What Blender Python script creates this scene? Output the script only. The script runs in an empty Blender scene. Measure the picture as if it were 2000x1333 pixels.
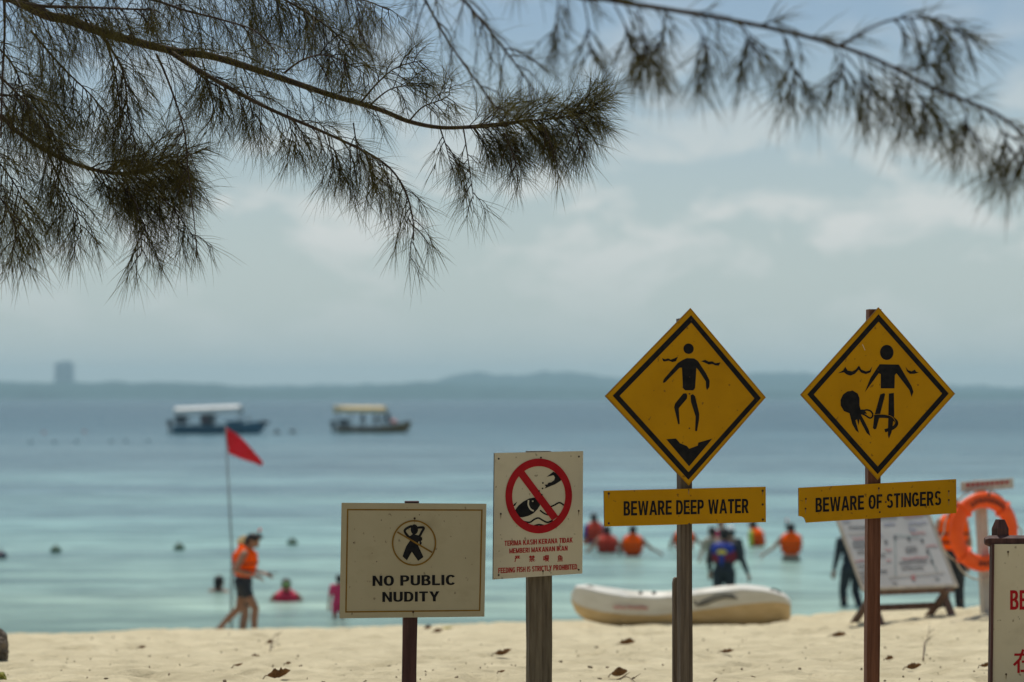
import bpy, bmesh, math, random
import numpy as np
from mathutils import Vector, Matrix, noise, Euler
R = math.radians
random.seed(7)
rng = np.random.default_rng(11)
scene = bpy.context.scene
COL = scene.collection

# ------------------------------------------------------------------ camera
F = 85.0/36.0*2000.0          # focal length in photo pixels
CAMZ, HY = 4.0, 777.0         # eye height above the sea, row of the horizon
cam_d = bpy.data.cameras.new('camera'); cam = bpy.data.objects.new('camera', cam_d); COL.objects.link(cam)
cam.location = (0, 0, CAMZ); cam.rotation_euler = (R(90), 0, 0)
cam_d.lens = 85; cam_d.sensor_width = 36; cam_d.shift_y = (HY-666.5)/2000.0
cam_d.clip_start = 0.1; cam_d.clip_end = 40000
cam_d.dof.use_dof = True; cam_d.dof.focus_distance = 12.5; cam_d.dof.aperture_fstop = 1.9
scene.camera = cam
# ------------------------------------------------------------------ sky and sun
SUN_EL, SUN_AZ = 68.0, -8.0     # azimuth measured from the view axis (towards the sea), negative = left
world = bpy.data.worlds.new('World'); scene.world = world; world.use_nodes = True
nt = world.node_tree; nt.nodes.clear()
def N(t, kind, **kw):
    n = t.nodes.new(kind)
    for k, v in kw.items(): setattr(n, k, v)
    return n
out = N(nt, 'ShaderNodeOutputWorld'); bg = N(nt, 'ShaderNodeBackground'); bg.inputs[1].default_value = 0.08
sky = N(nt, 'ShaderNodeTexSky', sky_type='NISHITA', sun_disc=False)
sky.sun_elevation = R(SUN_EL); sky.sun_rotation = R(SUN_AZ); sky.altitude = 0
sky.air_density = 1.1; sky.dust_density = .6; sky.ozone_density = 3.0
tc = N(nt, 'ShaderNodeTexCoord'); sep = N(nt, 'ShaderNodeSeparateXYZ'); nt.links.new(tc.outputs['Generated'], sep.inputs[0])
mp = N(nt, 'ShaderNodeMapping'); mp.inputs['Scale'].default_value = (19, 19, 42); mp.inputs['Location'].default_value = (1.3, 0.4, 0.6)
nt.links.new(tc.outputs['Generated'], mp.inputs[0])
nz = N(nt, 'ShaderNodeTexNoise'); nz.inputs['Scale'].default_value = 1.0; nz.inputs['Detail'].default_value = 6; nz.inputs['Roughness'].default_value = .55
nz.inputs['Distortion'].default_value = .35
nt.links.new(mp.outputs[0], nz.inputs[0])
rp = N(nt, 'ShaderNodeValToRGB'); rp.color_ramp.elements[0].position = .49; rp.color_ramp.elements[1].position = .61
nt.links.new(nz.outputs[0], rp.inputs[0])
el = N(nt, 'ShaderNodeValToRGB'); nt.links.new(sep.outputs[2], el.inputs[0])
e = el.color_ramp.elements; e[0].position = 0.0; e[0].color = (0, 0, 0, 1); e[1].position = 1.0; e[1].color = (.25, .25, .25, 1)
a = e.new(.035); a.color = (.25, .25, .25, 1); a = e.new(.07); a.color = (.95, .95, .95, 1); a = e.new(.105); a.color = (.5, .5, .5, 1); a = e.new(.16); a.color = (.14, .14, .14, 1)
mul = N(nt, 'ShaderNodeMath', operation='MULTIPLY'); nt.links.new(rp.outputs[0], mul.inputs[0]); nt.links.new(el.outputs[0], mul.inputs[1])
# thin high veil: greys the blue evenly
veil = N(nt, 'ShaderNodeMixRGB'); veil.inputs[2].default_value = (7.1, 8.0, 7.8, 1)
vr_ = N(nt, 'ShaderNodeValToRGB'); nt.links.new(sep.outputs[2], vr_.inputs[0]); e = vr_.color_ramp.elements
e[0].position = 0; e[0].color = (.9,)*3+(1,); e[1].position = .6; e[1].color = (.2,)*3+(1,)
for p_, v_ in ((.06, .62), (.15, .03)): q = e.new(p_); q.color = (v_,)*3+(1,)
nt.links.new(vr_.outputs[0], veil.inputs[0])
nt.links.new(sky.outputs[0], veil.inputs[1])
cl = N(nt, 'ShaderNodeMixRGB'); cl.inputs[2].default_value = (9.0, 9.25, 8.95, 1)
nt.links.new(mul.outputs[0], cl.inputs[0]); nt.links.new(veil.outputs[0], cl.inputs[1])
nt.links.new(cl.outputs[0], bg.inputs[0]); nt.links.new(bg.outputs[0], out.inputs[0])
sd = bpy.data.lights.new('sun', 'SUN'); so = bpy.data.objects.new('sun', sd); COL.objects.link(so)
sd.energy = 3.7; sd.angle = R(.6); sd.color = (1, .95, .86)
sdir = Vector((math.sin(R(SUN_AZ))*math.cos(R(SUN_EL)), math.cos(R(SUN_AZ))*math.cos(R(SUN_EL)), math.sin(R(SUN_EL))))
so.rotation_euler = sdir.to_track_quat('Z', 'Y').to_euler(); so.location = (0, 40, 60)
vs = scene.view_settings; vs.view_transform = 'Standard'; vs.look = 'None'; vs.exposure = 0.0; vs.gamma = 1; vs.use_curve_mapping = False
scene.cycles.volume_bounces = 0
scene.cycles.max_bounces = 6; scene.cycles.transparent_max_bounces = 8

# ------------------------------------------------------------------ helpers
def P(px, py, d): return Vector(((px-1000)/F*d, d, CAMZ-(py-HY)/F*d))
MATS = {}
def M(name, c1, c2=None, scale=(5, 5, 5), rough=.6, bump=0.0, detail=6, lo=.35, hi=.65, spec=.3, sub=None, coord='Object'):
    m = bpy.data.materials.new(name); m.use_nodes = True; t = m.node_tree
    b = t.nodes['Principled BSDF']; b.inputs['Roughness'].default_value = rough; b.inputs['Specular IOR Level'].default_value = spec
    b.inputs['Base Color'].default_value = (*c1, 1)
    if c2 is not None:
        c = N(t, 'ShaderNodeTexCoord'); mpn = N(t, 'ShaderNodeMapping'); mpn.inputs['Scale'].default_value = scale
        n = N(t, 'ShaderNodeTexNoise'); n.inputs['Scale'].default_value = 1; n.inputs['Detail'].default_value = detail; n.inputs['Roughness'].default_value = .62
        r = N(t, 'ShaderNodeValToRGB'); r.color_ramp.elements[0].position = lo; r.color_ramp.elements[1].position = hi
        r.color_ramp.elements[0].color = (*c1, 1); r.color_ramp.elements[1].color = (*c2, 1)
        t.links.new(c.outputs[coord], mpn.inputs[0]); t.links.new(mpn.outputs[0], n.inputs[0]); t.links.new(n.outputs[0], r.inputs[0]); t.links.new(r.outputs[0], b.inputs['Base Color'])
        if bump:
            bn = N(t, 'ShaderNodeBump'); bn.inputs['Strength'].default_value = min(1, bump*1.0); bn.inputs['Distance'].default_value = .01
            t.links.new(n.outputs[0], bn.inputs['Height']); t.links.new(bn.outputs[0], b.inputs['Normal'])
    MATS[name] = m
    return m
def tag(o, label=None, cat=None, group=None, kind=None):
    if label: o['label'] = label
    if cat: o['category'] = cat
    if group: o['group'] = group
    if kind: o['kind'] = kind
    return o
def empty(name, loc=(0, 0, 0), rz=0, label=None, cat=None, group=None):
    o = bpy.data.objects.new(name, None); o.empty_display_size = .1; COL.objects.link(o)
    o.location = loc; o.rotation_euler = (0, 0, rz); return tag(o, label, cat, group)
def link(name, me, mats, parent=None, smooth=False):
    if not isinstance(mats, (list, tuple)): mats = [mats]
    if len(me.materials) == 0:
        for m in mats: me.materials.append(m)
    o = bpy.data.objects.new(name, me); COL.objects.link(o)
    if parent is not None: o.parent = parent
    if smooth: me.polygons.foreach_set('use_smooth', [True]*len(me.polygons))
    return o
def obj(name, bm, mats, parent=None, smooth=False, loc=None):
    me = bpy.data.meshes.new(name); bm.normal_update(); bm.to_mesh(me); bm.free()
    o = link(name, me, mats, parent, smooth)
    if loc is not None: o.location = loc
    return o
def prism(bm, pts, y0, y1, fm=0, sm=0):
    """polygon in local x,z; front at y0 (towards -y), back at y1"""
    area = sum(pts[i][0]*pts[(i+1) % len(pts)][1]-pts[(i+1) % len(pts)][0]*pts[i][1] for i in range(len(pts)))
    if area < 0: pts = pts[::-1]
    f = [bm.verts.new((x, y0, z)) for x, z in pts]; b = [bm.verts.new((x, y1, z)) for x, z in pts]
    q = bm.faces.new(f); q.material_index = fm
    q = bm.faces.new(b[::-1]); q.material_index = sm
    n = len(pts)
    for i in range(n):
        q = bm.faces.new((f[i], b[i], b[(i+1) % n], f[(i+1) % n])); q.material_index = sm
def boxm(bm, c, s, rot=None):
    r = bmesh.ops.create_cube(bm, size=1.0)
    m = Matrix.Translation(c) @ (rot.to_matrix().to_4x4() if rot is not None else Matrix()) @ Matrix.Diagonal((*s, 1))
    bmesh.ops.transform(bm, matrix=m, verts=r['verts']); return r['verts']
def bbox(c, s, bev=.005, rot=None, seg=1):
    bm = bmesh.new(); boxm(bm, c, s, rot)
    if bev: bmesh.ops.bevel(bm, geom=bm.edges[:], offset=bev, segments=seg, affect='EDGES')
    return bm
def tube(bm, pts, rad, seg=8, cap=True):
    pts = [Vector(p) for p in pts]; n = len(pts)
    if not hasattr(rad, '__len__'): rad = [rad]*n
    prev = None; rings = []
    for i, p in enumerate(pts):
        d = (pts[min(i+1, n-1)]-pts[max(i-1, 0)]).normalized()
        if prev is None:
            u = d.orthogonal().normalized()
        else:
            u = (prev-d*prev.dot(d)); u = u.normalized() if u.length > 1e-6 else d.orthogonal().normalized()
        prev = u; v = d.cross(u)
        rings.append([bm.verts.new(p+(u*math.cos(2*math.pi*k/seg)+v*math.sin(2*math.pi*k/seg))*rad[i]) for k in range(seg)])
    for i in range(n-1):
        for k in range(seg):
            bm.faces.new((rings[i][k], rings[i][(k+1) % seg], rings[i+1][(k+1) % seg], rings[i+1][k]))
    if cap:
        bm.faces.new(rings[0][::-1]); bm.faces.new(rings[-1])
def catmull(pts, k=6):
    pts = [Vector(p) for p in pts]; o = []
    for i in range(len(pts)-1):
        p0 = pts[max(i-1, 0)]; p1 = pts[i]; p2 = pts[i+1]; p3 = pts[min(i+2, len(pts)-1)]
        for j in range(k):
            t = j/k
            o.append(.5*((2*p1)+(p2-p0)*t+(2*p0-5*p1+4*p2-p3)*t*t+(3*p1-p0-3*p2+p3)*t**3))
    o.append(pts[-1]); return o
def loft(bm, rings, close=True, mats=None):
    vr = [[bm.verts.new(p) for p in r] for r in rings]; n = len(rings[0])
    for i in range(len(vr)-1):
        for k in range(n if close else n-1):
            f = bm.faces.new((vr[i][k], vr[i][(k+1) % n], vr[i+1][(k+1) % n], vr[i+1][k]))
            if mats: f.material_index = mats[k]
    return vr
def lerp(a, b, t): return a+(b-a)*t
def interp(x, xs, ys): return float(np.interp(x, xs, ys))

# ------------------------------------------------------------------ ground
def crest_y(x): return interp(x, [-9, 2.6, 4.3, 5.2], [36, 35.5, 30, 27])
def crest_z(x):
    t = interp(x, [-8, -4, 0, .9, 2.5, 3.9, 4.4, 5.2, 7], [465, 454, 441, 437, 432, 424, 418, 410, 408]); return CAMZ-t*crest_y(x)/F
def ground0(x, y):
    cy, cz = crest_y(x), crest_z(x)
    if y <= 13: return 2.40-.004*(y-13)
    if y <= cy:
        t = (y-13)/(cy-13); return lerp(2.40, cz, t*.88+.12*t*t)
    z = cz-.13*(y-cy)-.02*(y-cy)*min(1, (y-cy))
    if z > -.05: return z
    ys = cy
    while cz-.13*(ys-cy)-.02*(ys-cy)*min(1, ys-cy) > -.05: ys += .25
    return max(-.05-.03*(y-ys), -2.2)
def ground(x, y):
    z = ground0(x, y)
    if -12 < x < 12 and 11.5 < y < 40:
        w = min(1, (y-11.5)/1.0)*(1 if y < 36 else max(0, (40-y)/4))
        n = noise.fractal(Vector((x*2.6, y*1.9, 0)), 1.0, 2.0, 4)*.034+noise.noise(Vector((x*.7, y*.45, 4.2)))*.035
        pit = noise.noise(Vector((x*3.9, y*2.4, 9.1)))
        n -= max(0, pit-.15)*.20
        n += noise.noise(Vector((x*11, y*8, 2.2)))*.013
        z += n*w
    return z
def hit(px, py, off=0.0):
    t = (py-HY)/F; lo = None; d = 11.5
    while d < 60:
        if CAMZ-t*d <= ground0((px-1000)/F*d, d)+off: break
        d += .05
    x = (px-1000)/F*d; return Vector((x, d, ground(x, d)))
m_sand = M('sand', (.52, .445, .285), (.74, .645, .435), (2.2, 2.2, 2.2), rough=.95, spec=.1, detail=12, lo=.3, hi=.7)
t = m_sand.node_tree; b = t.nodes['Principled BSDF']
c = N(t, 'ShaderNodeTexCoord'); n1 = N(t, 'ShaderNodeTexNoise'); n1.inputs['Scale'].default_value = 9; n1.inputs['Detail'].default_value = 10; n1.inputs['Roughness'].default_value = .7
n2 = N(t, 'ShaderNodeTexVoronoi'); n2.inputs['Scale'].default_value = 5.5; n2.inputs['Randomness'].default_value = 1
mx = N(t, 'ShaderNodeMath', operation='ADD'); bp = N(t, 'ShaderNodeBump'); bp.inputs['Strength'].default_value = 1.0; bp.inputs['Distance'].default_value = .06
t.links.new(c.outputs['Object'], n1.inputs[0]); t.links.new(c.outputs['Object'], n2.inputs[0]); t.links.new(n1.outputs[0], mx.inputs[0])
ml = N(t, 'ShaderNodeMath', operation='MULTIPLY'); ml.inputs[1].default_value = .5; t.links.new(n2.outputs[0], ml.inputs[0]); t.links.new(ml.outputs[0], mx.inputs[1])
t.links.new(mx.outputs[0], bp.inputs['Height']); t.links.new(bp.outputs[0], b.inputs['Normal'])
xs = np.concatenate([[-400, -150, -60, -30, -18, -13], np.arange(-9, 9.001, .065), [13, 18, 30, 60, 150, 400]])
ys = np.concatenate([[-80, -30, -10, 0, 6, 9, 11], np.arange(11.5, 22, .06), np.arange(22, 42, .085), np.arange(42, 90, 2), [100, 130, 200]])
V = []; nx, ny = len(xs), len(ys)
for y in ys:
    for x in xs: V.append((x, y, ground(x, y)))
FA = [(j*nx+i, j*nx+i+1, (j+1)*nx+i+1, (j+1)*nx+i) for j in range(ny-1) for i in range(nx-1)]
me = bpy.data.meshes.new('beach'); me.from_pydata(V, [], FA)
tag(link('beach', me, m_sand, smooth=True), kind='structure')

# ------------------------------------------------------------------ sea
m_sea = bpy.data.materials.new('sea'); m_sea.use_nodes = True; t = m_sea.node_tree; b = t.nodes['Principled BSDF']
b.inputs['Roughness'].default_value = .25; b.inputs['IOR'].default_value = 1.33; b.inputs['Specular IOR Level'].default_value = .22
c = N(t, 'ShaderNodeTexCoord'); sp = N(t, 'ShaderNodeSeparateXYZ'); t.links.new(c.outputs['Object'], sp.inputs[0])
# distance offshore with a wavering edge, patches of seagrass and sand below
nw = N(t, 'ShaderNodeTexNoise'); nw.inputs['Scale'].default_value = 1; nw.inputs['Detail'].default_value = 5
mw = N(t, 'ShaderNodeMapping'); mw.inputs['Scale'].default_value = (.012, .045, 1); t.links.new(c.outputs['Object'], mw.inputs[0]); t.links.new(mw.outputs[0], nw.inputs[0])
wob = N(t, 'ShaderNodeMath', operation='MULTIPLY_ADD'); wob.inputs[1].default_value = 1.3; wob.inputs[2].default_value = .35
t.links.new(nw.outputs[0], wob.inputs[0])
mm = N(t, 'ShaderNodeMath', operation='MULTIPLY'); t.links.new(sp.outputs[1], mm.inputs[0]); t.links.new(wob.outputs[0], mm.inputs[1])
lg = N(t, 'ShaderNodeMath', operation='LOGARITHM'); lg.inputs[1].default_value = 10; t.links.new(mm.outputs[0], lg.inputs[0])
mr = N(t, 'ShaderNodeMapRange'); mr.inputs['From Min'].default_value = 1.5; mr.inputs['From Max'].default_value = 3.2; t.links.new(lg.outputs[0], mr.inputs[0])
rr = N(t, 'ShaderNodeValToRGB'); E = rr.color_ramp.elements
stops = [(0.0, (.55, .68, .53)), (.10, (.46, .66, .55)), (.20, (.31, .51, .45)), (.32, (.205, .335, .335)), (.42, (.155, .255, .265)), (.52, (.10, .205, .225)), (.62, (.03, .11, .135)), (1.0, (.004, .06, .082))]
E[0].position, E[0].color = stops[0][0], (*stops[0][1], 1); E[1].position, E[1].color = stops[-1][0], (*stops[-1][1], 1)
for p_, c_ in stops[1:-1]: q = E.new(p_); q.color = (*c_, 1)
t.links.new(mr.outputs[0], rr.inputs[0])
# darker bands: weed beds, and cloud shadow put into the colour
nb = N(t, 'ShaderNodeTexNoise'); nb.inputs['Scale'].default_value = 1; nb.inputs['Detail'].default_value = 7; nb.inputs['Roughness'].default_value = .6
mb = N(t, 'ShaderNodeMapping'); mb.inputs['Scale'].default_value = (.02, .10, 1); mb.inputs['Location'].default_value = (5, 3, 0)
t.links.new(c.outputs['Object'], mb.inputs[0]); t.links.new(mb.outputs[0], nb.inputs[0])
rb = N(t, 'ShaderNodeValToRGB'); rb.color_ramp.elements[0].position = .38; rb.color_ramp.elements[0].color = (.55, .58, .64, 1); rb.color_ramp.elements[1].position = .58
t.links.new(nb.outputs[0], rb.inputs[0])
mc = N(t, 'ShaderNodeMixRGB', blend_type='MULTIPLY'); mc.inputs[0].default_value = .8; t.links.new(rr.outputs[0], mc.inputs[1]); t.links.new(rb.outputs[0], mc.inputs[2])
nf = N(t, 'ShaderNodeTexNoise'); nf.inputs['Scale'].default_value = 1; nf.inputs['Detail'].default_value = 5; nf.inputs['Roughness'].default_value = .65  # fine streaks: light and dark of ripples painted into the sea colour
mf = N(t, 'ShaderNodeMapping'); mf.inputs['Scale'].default_value = (.30, 1.0, 1); t.links.new(c.outputs['Object'], mf.inputs[0]); t.links.new(mf.outputs[0], nf.inputs[0])
rf = N(t, 'ShaderNodeValToRGB'); rf.color_ramp.elements[0].position = .40; rf.color_ramp.elements[0].color = (.56, .60, .63, 1); rf.color_ramp.elements[1].position = .58
t.links.new(nf.outputs[0], rf.inputs[0])
mc2 = N(t, 'ShaderNodeMixRGB', blend_type='MULTIPLY'); mc2.inputs[0].default_value = 1; t.links.new(mc.outputs[0], mc2.inputs[1]); t.links.new(rf.outputs[0], mc2.inputs[2])
ng = N(t, 'ShaderNodeTexNoise'); ng.inputs['Scale'].default_value = 1; ng.inputs['Detail'].default_value = 6; ng.inputs['Roughness'].default_value = .7  # broader streaks, ripple shading again put into the colour
mg = N(t, 'ShaderNodeMapping'); mg.inputs['Scale'].default_value = (.06, .16, 1); mg.inputs['Location'].default_value = (2, 9, 0); t.links.new(c.outputs['Object'], mg.inputs[0]); t.links.new(mg.outputs[0], ng.inputs[0])
rg_ = N(t, 'ShaderNodeValToRGB'); rg_.color_ramp.elements[0].position = .42; rg_.color_ramp.elements[0].color = (.68, .71, .74, 1); rg_.color_ramp.elements[1].position = .56; rg_.color_ramp.elements[1].color = (1.12, 1.12, 1.12, 1)
t.links.new(ng.outputs[0], rg_.inputs[0])
mc3 = N(t, 'ShaderNodeMixRGB', blend_type='MULTIPLY'); mc3.inputs[0].default_value = 1; t.links.new(mc2.outputs[0], mc3.inputs[1]); t.links.new(rg_.outputs[0], mc3.inputs[2])
t.links.new(mc3.outputs[0], b.inputs['Base Color'])
# ripples
r1 = N(t, 'ShaderNodeTexNoise'); r1.inputs['Scale'].default_value = 1; r1.inputs['Detail'].default_value = 8; r1.inputs['Roughness'].default_value = .6
m1 = N(t, 'ShaderNodeMapping'); m1.inputs['Scale'].default_value = (.55, 1.5, 1); t.links.new(c.outputs['Object'], m1.inputs[0]); t.links.new(m1.outputs[0], r1.inputs[0])
bp = N(t, 'ShaderNodeBump'); bp.inputs['Strength'].default_value = .55; bp.inputs['Distance'].default_value = .22
t.links.new(r1.outputs[0], bp.inputs['Height']); t.links.new(bp.outputs[0], b.inputs['Normal'])
# clear shallows: part of the light passes to the sand below
tr = N(t, 'ShaderNodeBsdfTransparent'); tr.inputs[0].default_value = (.72, .93, .86, 1)
ms = N(t, 'ShaderNodeMixShader'); fr = N(t, 'ShaderNodeMapRange'); fr.inputs['From Min'].default_value = 38; fr.inputs['From Max'].default_value = 72; fr.inputs['To Min'].default_value = .3; fr.inputs['To Max'].default_value = 0
t.links.new(sp.outputs[1], fr.inputs[0]); t.links.new(fr.outputs[0], ms.inputs[0]); t.links.new(b.outputs[0], ms.inputs[1]); t.links.new(tr.outputs[0], ms.inputs[2])
t.links.new(ms.outputs[0], t.nodes['Material Output'].inputs[0])
bm = bmesh.new()
q = [bm.verts.new(p) for p in ((-9000, 30, 0), (9000, 30, 0), (9000, 7000, 0), (-9000, 7000, 0))]; bm.faces.new(q)
tag(obj('sea', bm, m_sea), kind='structure')

# ------------------------------------------------------------------ far coast
m_hill = M('far_forest', (.028, .065, .065), (.05, .10, .10), (.02, .02, .03), rough=1, spec=0)
def ridge(name, prof, d, depth, seed, amp):
    bm = bmesh.new(); s = d/F; px = np.arange(-500, 2501, 6)
    rows = [[], [], [], []]
    for p in px:
        h = (780-interp(p, [q[0] for q in prof], [q[1] for q in prof]))*s
        h = max(h+amp*noise.fractal(Vector((p*.02, seed, 0)), 1, 2, 5)+amp*.9*noise.noise(Vector((p*.055, seed+3, 0))), 1.5)
        x = (p-1000)*s
        for k, (f, dy) in enumerate(((0, 0), (.45, depth*.04), (1, depth*.5), (0, depth))):
            rows[k].append((x*(1+dy/d), d+dy+20*noise.noise(Vector((p*.01, k, seed))), h*f-(.8 if f == 0 else 0)+(amp*.4*noise.noise(Vector((p*.05, k*3, seed))) if f else 0)))
    loft(bm, rows, close=False)
    return tag(obj(name, bm, m_hill, smooth=True), kind='structure')
ridge('hills', [(-500, 752), (0, 752), (420, 754), (600, 750), (780, 746), (850, 740), (890, 729), (930, 719), (960, 727), (1010, 730), (1060, 721), (1110, 723), (1170, 731), (1250, 736), (1400, 730), (1480, 724), (1560, 723), (1640, 730), (1760, 742), (1867, 750), (2000, 755), (2500, 760)], 5200, 900, 2.2, 3.6)
ridge('coast', [(-500, 744), (0, 742), (60, 745), (110, 742), (200, 744), (330, 742), (430, 748), (520, 756), (640, 755), (720, 750), (830, 744), (900, 748), (1000, 752), (1140, 758), (1500, 762), (2000, 764), (2500, 764)], 4000, 500, 7.7, 2.2)
m_tower = M('tower_concrete', (.18, .2, .23), (.24, .26, .28), (.05, .05, .05), rough=.8)
m_twin = M('tower_glass', (.05, .07, .09), rough=.2)
tw = empty('tower_block', P(126, 779, 5000), 0, 'hazy slab tower block rising above the far coast at the left', 'building'); tw.location.z = 0
s = 5000/F
obj('wall', bbox((0, 0, 36*s), (35*s, 22, 72*s), 0), m_tower, tw)
obj('roof_house', bbox((2, 0, 73.6*s), (16*s, 10, 3*s), 0), m_tower, tw)
for k in range(9):
    obj('window_band', bbox((0, -11.1, (38+k*3.7)*s), (31*s, .6, 1.7*s), 0), m_twin, tw)

# ------------------------------------------------------------------ signs
m_white = M('cream_board_paint', (.40, .34, .22), (.47, .405, .27), (3, 3, 2.0), rough=.5, lo=.3, hi=.75)
m_white2 = M('white_board_paint', (.58, .51, .37), (.66, .585, .43), (3, 3, 1.2), rough=.5, lo=.3, hi=.7)
m_yel = M('yellow_sign_paint', (.47, .225, .0015), (.58, .285, .002), (4, 4, 2.5), rough=.55, spec=.1, lo=.25, hi=.7, bump=.05)
m_yedge = M('browned_sign_edge', (.34, .15, .004), (.46, .22, .004), (14, 14, 14), rough=.6, spec=.1)
def weather(m, spot, dirt):
    """chips and grime with a shape of their own on painted boards"""
    t = m.node_tree; b = t.nodes['Principled BSDF']; src = b.inputs['Base Color'].links[0].from_socket
    c = N(t, 'ShaderNodeTexCoord'); cur = src
    for sc, lo, hi, col, amt, det in (((38, 38, 30), .66, .70, spot, .8, 3), ((5, 5, 9), .56, .78, dirt, .45, 8)):
        mpn = N(t, 'ShaderNodeMapping'); mpn.inputs['Scale'].default_value = sc; n = N(t, 'ShaderNodeTexNoise'); n.inputs['Scale'].default_value = 1; n.inputs['Detail'].default_value = det
        r = N(t, 'ShaderNodeMapRange'); r.inputs['From Min'].default_value = lo; r.inputs['From Max'].default_value = hi; r.inputs['To Max'].default_value = amt
        x = N(t, 'ShaderNodeMixRGB'); x.inputs[2].default_value = (*col, 1)
        t.links.new(c.outputs['Object'], mpn.inputs[0]); t.links.new(mpn.outputs[0], n.inputs[0]); t.links.new(n.outputs[0], r.inputs[0]); t.links.new(r.outputs[0], x.inputs[0]); t.links.new(cur, x.inputs[1]); cur = x.outputs[0]
    t.links.new(cur, b.inputs['Base Color'])
weather(m_yel, (.20, .09, .01), (.36, .16, .004)); weather(m_white, (.20, .16, .10), (.27, .22, .13)); weather(m_white2, (.26, .21, .13), (.38, .32, .21))
m_ply = M('weathered_board_edge', (.02, .015, .013), (.07, .05, .04), (20, 20, 60), rough=.8)
m_blk = M('black_print', (.010, .010, .012), (.022, .02, .02), (30, 30, 30), rough=.7, spec=.05)
m_red = M('red_print', (.36, .008, .014), (.44, .014, .02), (12, 12, 12), rough=.6, spec=.1)
m_gold = M('gold_line_print', (.24, .125, .008), (.17, .085, .006), (15, 15, 15), rough=.5)
m_maroon = M('maroon_painted_wood', (.045, .016, .014), (.10, .042, .036), (40, 40, 3), rough=.65, bump=.3)
m_grey = M('weathered_grey_wood', (.075, .055, .036), (.23, .185, .125), (46, 46, 3.5), rough=.85, bump=.8, detail=10, lo=.3, hi=.7)
m_greyd = M('brown_grey_wood', (.075, .052, .036), (.19, .145, .105), (60, 60, 2.5), rough=.85, bump=.6, detail=10)
m_rust = M('red_brown_painted_wood', (.10, .034, .016), (.22, .085, .045), (50, 50, 2.5), rough=.7, bump=.4, detail=9)
m_bolt = M('rusty_nail', (.018, .012, .009), (.07, .03, .014), (200, 200, 200), rough=.7)
m_stain = M('rust_stain', (.20, .13, .06), (.30, .22, .12), (60, 60, 8), rough=.8)

def rc(x0, y0, x1, y1): return [(x0, y0), (x1, y0), (x1, y1), (x0, y1)]
def arc(cx, cy, rx, ry, a0, a1, tx=.2, ty=.165, n=14):
    o = []; pw = .86
    sg = lambda v: math.copysign(abs(v)**pw, v)
    pt = lambda a, x, y: (cx+x*sg(math.cos(a)), cy+y*sg(math.sin(a)))
    for i in range(n):
        a, b = R(a0+(a1-a0)*i/n), R(a0+(a1-a0)*(i+1)/n)
        o.append([pt(a, rx, ry), pt(b, rx, ry), pt(b, rx-tx, ry-ty), pt(a, rx-tx, ry-ty)])
    return o
def mir(p, w): return [(w-x, y) for x, y in p]
def stroke_glyph(w, strokes, t=.085):
    o = []
    for q in strokes:
        for (ax, ay), (bx, by) in zip(q, q[1:]):
            d = math.hypot(bx-ax, by-ay) or 1; nx, ny = -(by-ay)/d*t/2, (bx-ax)/d*t/2; ex, ey = (bx-ax)/d*t*.3, (by-ay)/d*t*.3
            o.append([(ax-ex+nx, ay-ey+ny), (bx+ex+nx, by+ey+ny), (bx+ex-nx, by+ey-ny), (ax-ex-nx, ay-ey-ny)])
    return w, o
HAN = {
 '严': [[(.1, .93), (.9, .93)], [(.4, .93), (.4, .62)], [(.6, .93), (.6, .62)], [(.22, .84), (.3, .68)], [(.78, .84), (.7, .68)], [(.08, .6), (.92, .6)], [(.2, .6), (.18, .3), (.06, .05)]],
 '禁': [[(.05, .85), (.47, .85)], [(.26, .98), (.26, .6)], [(.26, .82), (.06, .62)], [(.26, .82), (.45, .66)], [(.53, .85), (.95, .85)], [(.74, .98), (.74, .6)], [(.74, .82), (.55, .64)], [(.74, .82), (.95, .62)], [(.22, .5), (.78, .5)], [(.06, .34), (.94, .34)], [(.5, .34), (.5, .03), (.4, .06)], [(.28, .24), (.12, .06)], [(.72, .24), (.9, .06)]],
 '喂': [[(.06, .8), (.06, .25)], [(.06, .8), (.28, .8), (.28, .25)], [(.06, .3), (.28, .3)], [(.4, .95), (.92, .95), (.92, .55), (.4, .55), (.4, .95)], [(.4, .75), (.92, .75)], [(.66, .95), (.66, .55)], [(.34, .42), (.97, .42)], [(.47, .42), (.45, .05), (.62, .15)], [(.58, .4), (.74, .18), (.96, .03)], [(.9, .34), (.74, .22)]],
 '鱼': [[(.36, 1), (.12, .72)], [(.34, .88), (.66, .88), (.56, .72)], [(.18, .7), (.84, .7), (.84, .26), (.18, .26), (.18, .7)], [(.18, .48), (.84, .48)], [(.51, .7), (.51, .26)], [(.04, .06), (.96, .06)]],
 '在': [[(.08, .8), (.94, .8)], [(.44, 1), (.3, .6), (.05, .34)], [(.24, .48), (.24, .0)], [(.42, .48), (.9, .48)], [(.65, .68), (.65, .06)], [(.36, .06), (.96, .06)]]}
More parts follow.
